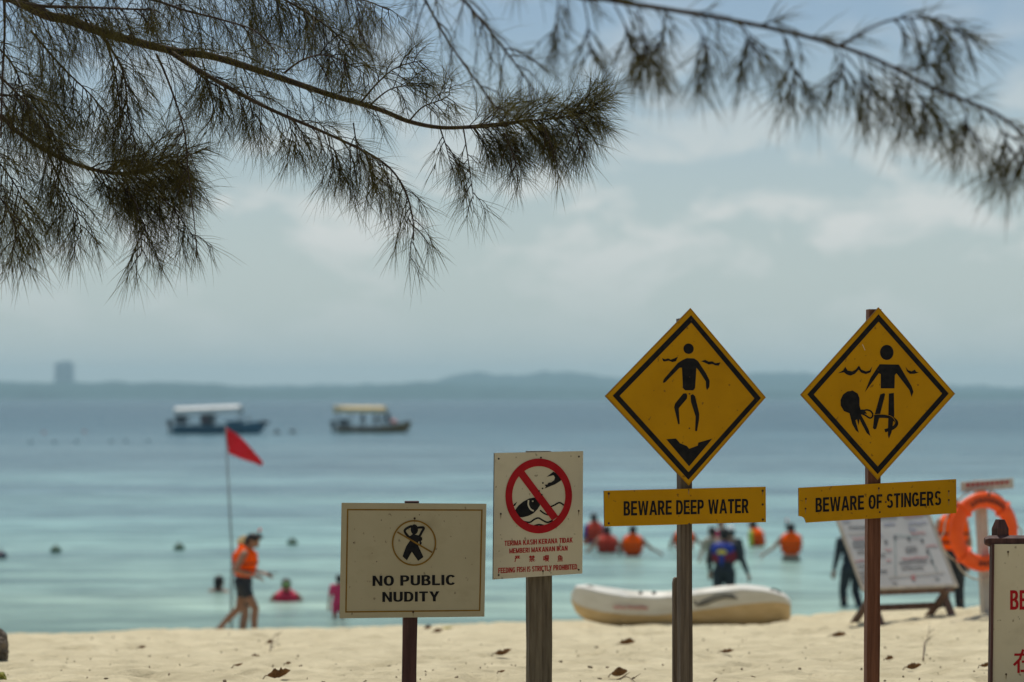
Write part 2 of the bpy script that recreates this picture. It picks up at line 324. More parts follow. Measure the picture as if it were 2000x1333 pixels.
def glyph(c):
    """bold condensed sign lettering: width and outline pieces in a unit box"""
    if c in HAN: return stroke_glyph(1.0, HAN[c], .11)
    v, h = .2, .165
    if c == 'I': return .2, [rc(0, 0, .2, 1)]
    if c == '.': return .17, [rc(0, 0, .17, .17)]
    if c == 'E': return .58, [rc(0, 0, v, 1), rc(v, 0, .58, h), rc(v, .43, .54, .58), rc(v, 1-h, .57, 1)]
    if c == 'F': return .54, [rc(0, 0, v, 1), rc(v, .40, .48, .56), rc(v, 1-h, .54, 1)]
    if c == 'L': return .54, [rc(0, 0, v, 1), rc(v, 0, .54, h)]
    if c == 'T': return .60, [rc(.2, 0, .4, 1-h), rc(0, 1-h, .6, 1)]
    if c == 'H': return .66, [rc(0, 0, v, 1), rc(.46, 0, .66, 1), rc(v, .42, .46, .59)]
    if c == 'N': return .66, [rc(0, 0, .19, 1), rc(.47, 0, .66, 1), [(.19, 1), (.19, .62), (.47, 0), (.47, .38)]]
    if c == 'M': return .80, [rc(0, 0, .18, 1), rc(.62, 0, .8, 1), [(.18, 1), (.18, .55), (.33, 0), (.4, 0), (.4, .3)], mir([(.18, 1), (.18, .55), (.33, 0), (.4, 0), (.4, .3)], .8)]
    if c == 'A': p = [(0, 0), (.2, 0), (.37, .78), (.37, 1), (.26, 1)]; return .74, [p, mir(p, .74), rc(.18, .2, .56, .36)]
    if c == 'W': p = [(0, 1), (.19, 1), (.30, .32), (.30, 0), (.17, 0)]; q = [(.30, 0), (.38, 0), (.5, .74), (.5, 1), (.42, 1), (.30, .34)]; return 1.0, [p, q, mir(q, 1.0), mir(p, 1.0)]
    if c == 'Y': p = [(0, 1), (.22, 1), (.345, .62), (.345, .40), (.245, .40)]; return .69, [p, mir(p, .69), rc(.245, 0, .445, .42)]
    if c == 'K': return .70, [rc(0, 0, v, 1), [(v, .32), (v, .58), (.44, 1), (.68, 1), (.37, .55)], [(.26, .42), (.39, .60), (.70, 0), (.47, 0)]]
    if c == 'O': return .68, arc(.34, .5, .34, .5, 0, 360, n=28)
    if c == 'C': return .64, arc(.34, .5, .34, .5, 38, 322, n=24)
    if c == 'G': return .68, arc(.34, .5, .34, .5, 38, 325, n=24)+[rc(.36, .38, .67, .54), rc(.49, .12, .67, .38)]
    if c == 'D': return .64, [rc(0, 0, v, 1), rc(v, 0, .26, h), rc(v, 1-h, .26, 1)]+arc(.26, .5, .38, .5, -90, 90)
    if c == 'P': return .60, [rc(0, 0, v, 1), rc(v, 1-h, .31, 1), rc(v, .38, .31, .54)]+arc(.31, .69, .29, .31, -90, 90)
    if c == 'R': return .66, [rc(0, 0, v, 1), rc(v, 1-h, .31, 1), rc(v, .40, .31, .55), [(.24, .42), (.44, .46), (.66, 0), (.43, 0)]]+arc(.31, .70, .30, .30, -90, 90)
    if c == 'B': return .62, [rc(0, 0, v, 1), rc(v, 1-h, .30, 1), rc(v, .45, .30, .58), rc(v, 0, .32, h)]+arc(.30, .74, .28, .26, -90, 90, ty=.15)+arc(.32, .275, .30, .275, -90, 90, ty=.15)
    if c == 'S': return .60, arc(.30, .725, .29, .275, 22, 262, .19, .155)+arc(.30, .285, .30, .285, 82, -158, .19, .155)
    if c == 'U': return .64, [rc(0, .32, v, 1), rc(.44, .32, .64, 1)]+arc(.32, .33, .32, .33, 180, 360)
    return .5, [rc(0, 0, .5, 1)]
class Sign:
    def __init__(s, name, px0, d, yaw, label, gz=2.38):
        s.px0, s.d, s.yaw, s.gz = px0, d, R(yaw), gz; s.s = d/F
        s.root = empty(name, ((px0-1000)*s.s, d, gz), s.yaw, label, 'sign')
    def uv(s, px, py): return ((px-s.px0)*s.s/math.cos(s.yaw), CAMZ-(py-HY)*s.s-s.gz)
    def poly(s, name, pts, y0, th, mats, parent=None, bev=0):
        bm = bmesh.new(); prism(bm, [s.uv(*p) for p in pts], y0, y0+th, 0, 1 if isinstance(mats, list) else 0)
        return obj(name, bm, mats, parent or s.root)
    def polys(s, name, lst, y0, th, mat, parent):
        bm = bmesh.new()
        for pts in lst: prism(bm, [s.uv(*p) for p in pts], y0, y0+th)
        return obj(name, bm, mat, parent)
    def stroke(s, name, pts, w, y0, mat, parent, k=6, taper=False):
        q = [Vector((*s.uv(*p), 0)) for p in pts]
        if k > 1: q = catmull(q, k)
        w = w*s.s/2; L = []; Rr = []
        for i, p in enumerate(q):
            dd = (q[min(i+1, len(q)-1)]-q[max(i-1, 0)]).normalized(); n = Vector((-dd.y, dd.x, 0))
            ww = w*(1-.7*i/(len(q)-1)) if taper else w
            L.append(p+n*ww); Rr.append(p-n*ww)
        bm = bmesh.new()
        for i in range(len(q)-1):
            prism(bm, [(a.x, a.y) for a in (L[i], L[i+1], Rr[i+1], Rr[i])], y0, y0+.0012)
        return obj(name, bm, mat, parent)
    def ring(s, name, c, ro, ri, y0, mat, parent, seg=64):
        bm = bmesh.new(); A = []; B = []
        for k in range(seg):
            an = 2*math.pi*k/seg
            A.append(s.uv(c[0]+ro[0]*math.cos(an), c[1]+ro[1]*math.sin(an))); B.append(s.uv(c[0]+ri[0]*math.cos(an), c[1]+ri[1]*math.sin(an)))
        for k in range(seg):
            j = (k+1) % seg; prism(bm, [A[k], A[j], B[j], B[k]], y0, y0+.0012)
        return obj(name, bm, mat, parent)
    def disc(s, c, r, seg=24):
        if not hasattr(r, '__len__'): r = (r, r)
        return [(c[0]+r[0]*math.cos(2*math.pi*k/seg), c[1]+r[1]*math.sin(2*math.pi*k/seg)) for k in range(seg)]
    def nails(s, pts, y0, parent, r=2.0, streak=()):
        for i, p in enumerate(pts):
            bm = bmesh.new(); u, v = s.uv(*p)
            bmesh.ops.create_uvsphere(bm, u_segments=8, v_segments=6, radius=r*s.s)
            bmesh.ops.transform(bm, matrix=Matrix.Translation((u, y0, v)) @ Matrix.Diagonal((1, .45, 1, 1)), verts=bm.verts[:])
            obj('nail', bm, m_bolt, parent)
            if i in streak:
                s.poly('rust_streak', [(p[0]-.9, p[1]+1), (p[0]+1.0, p[1]+1), (p[0]+.4, p[1]+7), (p[0]-.2, p[1]+11)], y0-.0006, .0005, m_stain, parent)
    def text(s, txt, x0, x1, ytop, ybot, tilt, y0, mat, parent, bold=.03, name='lettering', space=1.0):
        """x0..x1: extent in photo pixels, ytop/ybot: cap height at the middle of the line"""
        W = (x1-x0)*s.s/math.cos(s.yaw); H = (ybot-ytop)*s.s; U, Vv = s.uv((x0+x1)/2, (ytop+ybot)/2)
        pieces = []; pen = 0.0
        for ch in txt:
            if ch == ' ': pen += .34; continue
            w, pl = glyph(ch)
            pieces += [[(pen+x, y) for x, y in p] for p in pl]; pen += w+.085*space
        T = pen-.085*space; bm = bmesh.new()
        for k, p in enumerate(pieces):
            q = []
            for x, y in p:
                X = (x/T-.5)*W; q.append((U+X, Vv+(y-.5)*H+X*math.tan(R(tilt))))
            prism(bm, q, y0-.00012*(k % 9), y0+.0012)
        return obj(name, bm, mat, parent)
    def post(s, name, xl, xr, ytop, ybot_x, mat, depth=.07, y0=.02, parent=None, bev=.006, cap=None, rz=0):
        """xl,xr: pixel edges at the top; ybot_x: pixel shift of the foot"""
        bm = bmesh.new(); zt = s.uv(0, ytop)[1]; u0 = s.uv(xl, 0)[0]; u1 = s.uv(xr, 0)[0]; sh = ybot_x*s.s
        n = 10; rings = []
        for i in range(n+1):
            f = i/n; z = lerp(zt, -.35, f); o = sh*f
            j = lambda k: noise.noise(Vector((i*.9, k*5.3, s.px0)))*.0035
            rings.append([(u0+o+j(0), y0+j(1), z), (u1+o+j(2), y0+j(3), z), (u1+o+j(4), y0+depth, z), (u0+o+j(5), y0+depth, z)])
        vr = loft(bm, rings); bm.faces.new(vr[0][::-1]); bm.faces.new(vr[-1])
        bmesh.ops.bevel(bm, geom=[e for e in bm.edges if abs(e.verts[0].co.z-e.verts[1].co.z) > .05], offset=bev, segments=1, affect='EDGES')
        bmesh.ops.recalc_face_normals(bm, faces=bm.faces[:])
        return obj(name, bm, mat, parent or s.root)

# --- no public nudity
S = Sign('nudity_sign', 806, 12.4, 5, 'cream landscape board reading NO PUBLIC NUDITY on a maroon post')
S.post('post', 791, 819, 980, -8, m_maroon, .075, .018)
bd = S.poly('board', [(668, 982), (950, 985), (946, 1206), (664, 1207)], 0, .014, [m_white, m_ply])
iz = lambda X, Y: (740+X/6.6625, 1000+Y/6.6625)
o_, i_ = [(678.5, 994), (942.5, 996), (938, 1195), (675, 1196)], [(681.2, 996.8), (939.6, 998.6), (935.4, 1192.4), (677.8, 1193.2)]
S.polys('border_line', [[o_[k], o_[(k+1) % 4], i_[(k+1) % 4], i_[k]] for k in range(4)], -.0012, .0012, m_gold, bd)
fig = S.polys('figure_symbol', [[iz(*p) for p in [(380, 335), (440, 290), (520, 310), (562, 335), (565, 365), (545, 385), (560, 405), (545, 435), (530, 420), (525, 380), (510, 400), (515, 450), (580, 590), (510, 640), (428, 520), (365, 632), (308, 580), (355, 450), (405, 375)]],
                                S.disc(iz(462, 230), (48/6.66, 66/6.66))], -.0012, .0012, m_blk, bd)
S.stroke('figure_arm', [iz(430, 185), iz(375, 208), iz(335, 246), iz(365, 300), iz(400, 335)], 4.6, -.0016, m_blk, bd, k=3)
S.stroke('figure_arm', [iz(500, 208), iz(550, 204), iz(586, 212), iz(560, 260), iz(528, 322)], 4.6, -.0016, m_blk, bd, k=3)
S.ring('prohibition_ring', (808.7, 1060.9), (43.2, 44.8), (40.2, 41.8), -.0024, m_gold, bd)
S.stroke('prohibition_bar', [iz(240, 262), iz(692, 530)], 3.2, -.0028, m_gold, bd, k=1)
S.text('NO PUBLIC', 728, 889, 1124, 1144, .3, -.001, m_blk, bd, .034, space=1.06)
S.text('NUDITY', 747, 858, 1156, 1175.5, .3, -.001, m_blk, bd, .034, space=1.06)
S.nails([(809.8, 1013), (807, 1195.5)], -.001, bd, 2.2, (0, 1))
S.nails([(745, 1016), (819, 1006), (909, 1091), (736, 1097), (691, 1060)], -.0004, bd, 1.0)

# --- feeding fish
S = Sign('fish_feeding_sign', 1051, 12.6, 12, 'tall cream board with red prohibition ring forbidding fish feeding, on thick weathered post')
S.post('post', 1034, 1079, 882, 3, m_grey, .08, .026, bev=.01)
bd = S.poly('board', [(966, 885), (1139.5, 882), (1138, 1122), (963.5, 1131)], 0, .022, [m_white2, m_ply])
iz = lambda X, Y: (960+X/5.126, 880+Y/5.126)
S.polys('fish_symbol', [[iz(*p) for p in [(232, 602), (270, 550), (320, 510), (380, 480), (430, 472), (470, 480), (490, 505), (485, 550), (460, 590), (420, 630), (370, 655), (310, 670), (272, 666)]], [iz(*p) for p in [(213, 562), (225, 535), (257, 513), (236, 552)]]], -.0012, .0012, m_blk, bd)
S.stroke('gill_line', [iz(370, 498), iz(368, 545), iz(390, 588), iz(422, 606)], 3.0, -.0016, m_white2, bd)
S.polys('eye', [S.disc(iz(412, 509), 1.5, 10)], -.0018, .0006, m_white2, bd)
for pts, w in (([(588, 567), (630, 550), (680, 526), (726, 552)], 3), ([(485, 600), (530, 634), (578, 650)], 3), ([(316, 710), (380, 720), (430, 690), (470, 678), (510, 700), (560, 722), (612, 703)], 3.2), ([(425, 757), (475, 744), (522, 755)], 3.2)):
    S.stroke('wave_line', [iz(*p) for p in pts], w, -.0014, m_blk, bd)
S.polys('hand_symbol', [[iz(*p) for p in [(553, 266), (620, 215), (660, 236), (715, 292), (640, 340), (530, 384), (546, 365), (530, 345), (560, 342), (570, 325), (600, 320), (628, 300), (636, 272), (620, 250), (590, 258)]]], -.0012, .0012, m_blk, bd)
for p in ((513, 327), (510, 382), (475, 407), (502, 445)): S.polys('food_crumb', [S.disc(iz(*p), 1.7, 9)], -.003, .0012, m_blk, bd)
S.ring('prohibition_ring', iz(473, 457), (334/5.126, 375/5.126), (267/5.126, 298/5.126), -.0026, m_red, bd)
S.poly('prohibition_bar', [iz(*p) for p in [(272, 256), (325, 203), (668, 662), (606, 704)]], -.0024, .0012, m_red, bd)
S.text('TERIMA KASIH KERANA TIDAK', *[iz(X, 0)[0] for X in (130, 815)], *[iz(0, Y)[1] for Y in (889, 940)], 2.1, -.001, m_red, bd, .03)
S.text('MEMBERI MAKANAN IKAN', *[iz(X, 0)[0] for X in (178, 762)], *[iz(0, Y)[1] for Y in (969, 1018)], 2.0, -.001, m_red, bd, .03)
for ch, X in (('严', 259), ('禁', 404), ('喂', 546), ('鱼', 688)):
    S.text(ch, iz(X-29, 0)[0], iz(X+29, 0)[0], iz(0, 1052)[1], iz(0, 1115)[1], 1.5, -.001, m_red, bd, .016)
S.text('FEEDING FISH IS STRICTLY PROHIBITED.', *[iz(X, 0)[0] for X in (68, 868)], *[iz(0, Y)[1] for Y in (1158, 1211)], 2.0, -.001, m_red, bd, .024)
S.nails([iz(*p) for p in [(72, 82), (495, 73), (877, 65), (93, 632), (875, 610), (72, 1243), (515, 1210), (875, 1202)]], -.001, bd, 1.9, (3, 4, 6))

def diamond(S, corners, outer, inner, iz, bar=None):
    bd = S.poly('diamond_board', corners, 0, .016, [m_yel, m_ply])
    cx_, cy_ = sum(p[0] for p in corners)/4, sum(p[1] for p in corners)/4
    q_ = [(lerp(p[0], cx_, .022), lerp(p[1], cy_, .022)) for p in corners]
    S.polys('worn_edge', [[corners[k], corners[(k+1) % 4], q_[(k+1) % 4], q_[k]] for k in range(4)], -.0006, .0006, m_yedge, bd)
    o_ = [iz(*p) for p in outer]; i_ = [iz(*p) for p in inner]
    S.polys('border_line', [[o_[k], o_[(k+1) % 4], i_[(k+1) % 4], i_[k]] for k in range(4)], -.0012, .0012, m_blk, bd)
    return bd
# --- deep water
S = Sign('deep_water_sign', 1340, 12.5, 9, 'yellow diamond sign with treading swimmer above plate reading BEWARE DEEP WATER')
S.post('post', 1329, 1353, 622, 3, m_greyd, .085, .02)
iz = lambda X, Y: (1140+X/2.7775, 580+Y/2.7775)
bd = diamond(S, [(1349, 602), (1498.5, 776.5), (1345, 949), (1181, 774)], [(583, 100), (968, 550), (568, 993), (155, 537)], [(584, 140), (932, 552), (569, 952), (192, 538)], iz)
S.polys('swimmer_symbol', [[iz(*p) for p in L] for L in (
    [(533, 345), (560, 333), (600, 335), (620, 348), (665, 415), (685, 455), (683, 490), (670, 507), (665, 490), (664, 460), (625, 400), (612, 385), (605, 495), (595, 508), (550, 508), (538, 495), (533, 385), (520, 385), (440, 465), (428, 468), (432, 450), (510, 360)],
    [(540, 525), (556, 524), (562, 535), (560, 552), (515, 605), (520, 690), (512, 692), (490, 600), (495, 580)],
    [(580, 535), (592, 528), (605, 540), (628, 635), (626, 670), (615, 730), (605, 728), (608, 650), (582, 570)])]+[S.disc(iz(569, 282), 10.2)], -.0012, .0012, m_blk, bd)
S.polys('wave_symbol', [[iz(*p) for p in [(423, 333), (440, 340), (460, 335), (470, 342), (490, 335), (511, 325), (500, 350), (480, 355), (460, 347), (440, 352), (430, 350)]]], -.0012, .0012, m_blk, bd)
S.polys('wave_symbol', [[iz(*p) for p in [(637, 350), (660, 342), (680, 352), (700, 350), (715, 360), (745, 356), (735, 374), (715, 372), (700, 365), (680, 368), (660, 358)]]], -.0012, .0012, m_blk, bd)
S.polys('seabed_symbol', [[iz(*p) for p in [(447, 773), (500, 769), (522, 795), (560, 810), (572, 825), (620, 808), (622, 792), (700, 770), (572, 920)]]], -.0012, .0012, m_blk, bd)
S.nails([iz(*p) for p in [(583, 127), (575, 435), (574, 527), (573, 714), (945, 562)]], -.002, bd, 1.6)
pl = S.poly('text_plate', [(1178.5, 958), (1498, 952), (1498.5, 1021.5), (1348, 1024), (1346, 1021), (1343, 1024.5), (1179.5, 1027.5)], -.002, .014, [m_yel, m_ply])
S.text('BEWARE DEEP WATER', 1217, 1464, 977, 1005, .75, -.003, m_blk, pl, .034)
S.nails([iz(*p) for p in [(133, 1065), (133, 1226), (977, 1055), (977, 1130), (978, 1212)]], -.003, pl, 2.3, (0, 2))
S.nails([(1345, 957), (1344, 985), (1346, 996)], -.003, pl, 1.3, (0,))
# --- stingers
S = Sign('stingers_sign', 1707, 12.5, 3, 'yellow diamond sign with swimmer and octopus above tilted plate reading BEWARE OF STINGERS')
S.post('post', 1698.5, 1724, 604, -5, m_rust, .08, .02)
iz = lambda X, Y: (1520+X/2.776, 580+Y/2.776)
bd = diamond(S, [(1716, 600.5), (1867, 769.5), (1714, 938), (1562.5, 771.5)], [(544, 95), (928, 525), (539, 962), (155, 530)], [(544, 135), (892, 525), (540, 920), (190, 530)], iz)
S.polys('swimmer_symbol', [[iz(*p) for p in L] for L in (
    [(550, 366), (655, 368), (725, 485), (735, 515), (725, 543), (712, 505), (642, 415), (633, 425), (631, 497), (556, 497), (556, 420), (545, 415), (469, 518), (500, 440)],
    [(553, 530), (575, 522), (580, 530), (532, 715), (522, 720), (513, 712), (520, 650)],
    [(600, 525), (628, 522), (630, 640), (615, 735), (600, 770), (595, 750)])]+[S.disc(iz(589, 302), (13.3, 14.8))], -.0012, .0012, m_blk, bd)
S.polys('octopus_symbol', [[iz(*p) for p in [(337, 590), (336, 560), (350, 530), (375, 513), (405, 510), (430, 525), (440, 550), (440, 590), (446, 612), (462, 612), (482, 634), (465, 635), (448, 640), (470, 680), (490, 720), (500, 757), (480, 740), (455, 695), (440, 663), (435, 698), (426, 665), (418, 670), (437, 738), (420, 725), (400, 690), (385, 632), (355, 620)]]], -.0012, .0012, m_blk, bd)
S.stroke('tentacle_symbol', [iz(*p) for p in [(450, 628), (475, 614), (503, 622), (512, 645), (497, 658), (470, 642), (448, 632)]], 3.2, -.0016, m_blk, bd)
S.stroke('tentacle_symbol', [iz(*p) for p in [(520, 650), (565, 648), (610, 654), (643, 682), (625, 710), (578, 727)]], 6.5, -.0016, m_blk, bd)
S.stroke('tentacle_outline', [iz(*p) for p in [(513, 640), (560, 637), (612, 648), (634, 676), (622, 700)]], .7, -.003, m_yel, bd)
S.polys('wave_symbol', [[iz(*p) for p in [(322, 415), (350, 400), (362, 380), (375, 400), (400, 405), (420, 395), (437, 373), (450, 395), (475, 405), (495, 400), (510, 378), (500, 410), (475, 420), (450, 412), (435, 395), (415, 418), (390, 428), (370, 422), (355, 410)]]], -.0012, .0012, m_blk, bd)
S.polys('wave_symbol', [[iz(*p) for p in [(692, 380), (705, 398), (725, 405), (742, 395), (750, 407), (765, 410), (740, 418), (715, 418), (700, 405)]]], -.0012, .0012, m_blk, bd)
S.nails([iz(*p) for p in [(544, 112), (541, 398), (537, 602)]], -.002, bd, 1.5)
S.stroke('paint_scratch', [iz(456, 258), iz(470, 290)], 1.0, -.0012, m_white2, bd, k=1)
pl = S.poly('text_plate', [(1558.5, 953), (1869, 936.5), (1869.5, 1003), (1573.5, 1021), (1570, 1012), (1565, 1009), (1559, 1008)], -.002, .014, [m_yel, m_ply])
S.text('BEWARE OF STINGERS', 1592, 1839, 966, 994, 3.1, -.003, m_blk, pl, .034)
S.nails([iz(*p) for p in [(147, 1095), (145, 1148), (545, 1038), (552, 1080), (502, 1110), (583, 1113), (550, 1168), (928, 1055), (928, 1103)]], -.003, pl, 1.9, (0, 1, 2, 7, 8))
# --- sign cut by the right edge
S = Sign('beach_notice_sign', 2100, 12.0, 2, 'large white notice board with red letters in a dark wooden frame at the right edge')
bd = S.poly('board', [(1941, 1063), (2262, 1063), (2260, 1352), (1937, 1352)], 0, .014, [m_white2, m_ply])
S.poly('frame_side', [(1935.5, 1064), (1940.5, 1064), (1936.5, 1370), (1931.5, 1370)], -.008, .05, m_maroon)
S.poly('frame_side', [(2262.5, 1064), (2267.5, 1064), (2265, 1370), (2260.5, 1370)], -.008, .05, m_maroon)
S.poly('frame_bottom', [(1938, 1353), (2261, 1353), (2261, 1366), (1938, 1366)], -.008, .045, m_maroon)
def chamfer_bar(parent, a, b_, r, mat, name):
    bm = bmesh.new(); rings = []
    d = (Vector(b_)-Vector(a)).normalized(); up = Vector((0, 0, 1)); sx = d.cross(up).normalized()
    for p, k in ((Vector(a)-d*.0, .62), (Vector(a)+d*.022, 1), (Vector(b_)-d*.022, 1), (Vector(b_), .62)):
        rings.append([p+(sx*math.cos(an)+up*math.sin(an))*r*k for an in [2*math.pi*(j+.5)/6 for j in range(6)]])
    vr = loft(bm, rings); bm.faces.new(vr[0][::-1]); bm.faces.new(vr[-1]); bmesh.ops.recalc_face_normals(bm, faces=bm.faces[:])
    return obj(name, bm, mat, parent)
u0, v0 = S.uv(1925, 1057.5); u1, _ = S.uv(2290, 1057)
chamfer_bar(S.root, (u0, .035, v0), (u1, .035, v0), .028, m_maroon, 'crossbar')
for xl in (1943, 2228):
    bm = bmesh.new(); zt = S.uv(0, 1016)[1]; ua = S.uv(xl+4, 0)[0]; ub = S.uv(xl+28, 0)[0]; w = ub-ua
    rings = []
    for z, k in ((-.35, 0), (zt-.045, 0), (zt, .014)):
        rings.append([(ua+k, .01+k, z), (ub-k, .01+k, z), (ub-k, .07-k, z), (ua+k, .07-k, z)])
    vr = loft(bm, rings); bm.faces.new(vr[0][::-1]); bm.faces.new(vr[-1])
    bmesh.ops.rotate(bm, verts=bm.verts[:], cent=((ua+ub)/2, .0375, 0), matrix=Matrix.Rotation(R(18), 3, 'Z')); bmesh.ops.translate(bm, verts=bm.verts[:], vec=(0, .028, 0))
    bmesh.ops.recalc_face_normals(bm, faces=bm.faces[:]); obj('post', bm, m_maroon, S.root)
S.text('BE', 1972, 2006, 1153, 1191, .2, -.001, m_red, bd, .03)
S.text('在', 1978, 2022, 1270, 1313, .2, -.001, m_red, bd, .02)
S.nails([(1968, 1078), (1964, 1317)], -.001, bd, 2.0, (0, 1)); S.nails([(1962, 1100), (1990, 1209), (1988, 1205)], -.0004, bd, .9)
# --- short loose stake
st = empty('wooden_stake', P(1322.5, 1397, 12.75), R(4), 'short bare wooden stake leaning behind the BEWARE DEEP WATER post', 'stake'); st.location.z = 2.38
s = 12.75/F; bm = bmesh.new(); H = CAMZ-(1129-HY)*s-2.38; rings = []
for z, k in ((-.3, 1), (H-.03, 1), (H-.008, .8), (H, .45)):
    rings.append([(-.02*k, .0, z), (.02*k, .0, z), (.02*k, .05, z), (-.02*k, .05, z)])
vr = loft(bm, rings); bm.faces.new(vr[0][::-1]); bm.faces.new(vr[-1]); bmesh.ops.recalc_face_normals(bm, faces=bm.faces[:])
obj('shaft', bm, m_greyd, st)

# ------------------------------------------------------------------ people
m_skin = M('skin', (.36, .20, .13), (.42, .24, .16), (8, 8, 8), rough=.55)
m_skinb = M('tanned_skin', (.24, .125, .075), (.29, .155, .095), (8, 8, 8), rough=.55)
m_hair = M('black_hair', (.010, .009, .009), (.02, .016, .014), (60, 60, 60), rough=.5)
m_blond = M('straw_hat', (.34, .23, .09), (.45, .32, .14), (60, 60, 60), rough=.8)
m_vest = M('orange_vest_cloth', (.98, .115, .002), (.90, .085, .002), (10, 10, 10), rough=.9, spec=.05, bump=.2)
m_vestr = M('red_vest_cloth', (.55, .045, .015), (.45, .03, .012), (10, 10, 10), rough=.7)
m_strap = M('black_webbing', (.015, .013, .012), rough=.7)
m_navy = M('dark_swim_cloth', (.012, .016, .022), (.02, .026, .034), (12, 12, 12), rough=.6)
m_pink = M('pink_cloth', (.62, .04, .13), (.52, .03, .10), (10, 10, 10), rough=.7)
m_blue = M('blue_cloth', (.015, .04, .30), (.012, .03, .22), (10, 10, 10), rough=.7)
m_beige = M('grey_beige_cloth', (.28, .24, .18), (.34, .29, .22), (10, 10, 10), rough=.8)
m_cap = M('white_cap_cloth', (.72, .72, .70), (.62, .62, .60), (15, 15, 15), rough=.8)
m_lime = M('lime_cloth', (.42, .62, .06), (.36, .52, .05), (10, 10, 10), rough=.7)
m_yelc = M('yellow_print', (.65, .50, .05), rough=.7)
m_mask = M('green_mask', (.05, .22, .04), rough=.35)
m_pinkv = M('crimson_vest_cloth', (.52, .02, .06), (.42, .015, .045), (10, 10, 10), rough=.7)
def cap(bm, a, b, ra, rb):
    a, b = Vector(a), Vector(b)
    for p, r in ((a, ra), (b, rb)):
        q = bmesh.ops.create_icosphere(bm, subdivisions=2, radius=r); bmesh.ops.translate(bm, verts=q['verts'], vec=p)
    tube(bm, [a, b], [ra, rb], 12)
def ell(bm, c, r, rot=None):
    q = bmesh.ops.create_icosphere(bm, subdivisions=3, radius=1)
    m = Matrix.Translation(c) @ (rot.to_4x4() if rot is not None else Matrix()) @ Matrix.Diagonal((*r, 1)); bmesh.ops.transform(bm, matrix=m, verts=q['verts'])
def melt(name, bm, mat, parent, voxel=.012, smooth=3):
    """fuse overlapping lumps into one continuous skin"""
    me = bpy.data.meshes.new('tmp'); bm.to_mesh(me); bm.free(); o = bpy.data.objects.new('tmp', me); COL.objects.link(o)
    r = o.modifiers.new('r', 'REMESH'); r.mode = 'VOXEL'; r.voxel_size = voxel
    s_ = o.modifiers.new('s', 'SMOOTH'); s_.iterations = smooth; s_.factor = .5
    dg = bpy.context.evaluated_depsgraph_get(); m2 = bpy.data.meshes.new_from_object(o.evaluated_get(dg))
    bpy.data.objects.remove(o); bpy.data.meshes.remove(me); m2.name = name; m2.materials.clear()
    return link(name, m2, mat, parent, smooth=True)
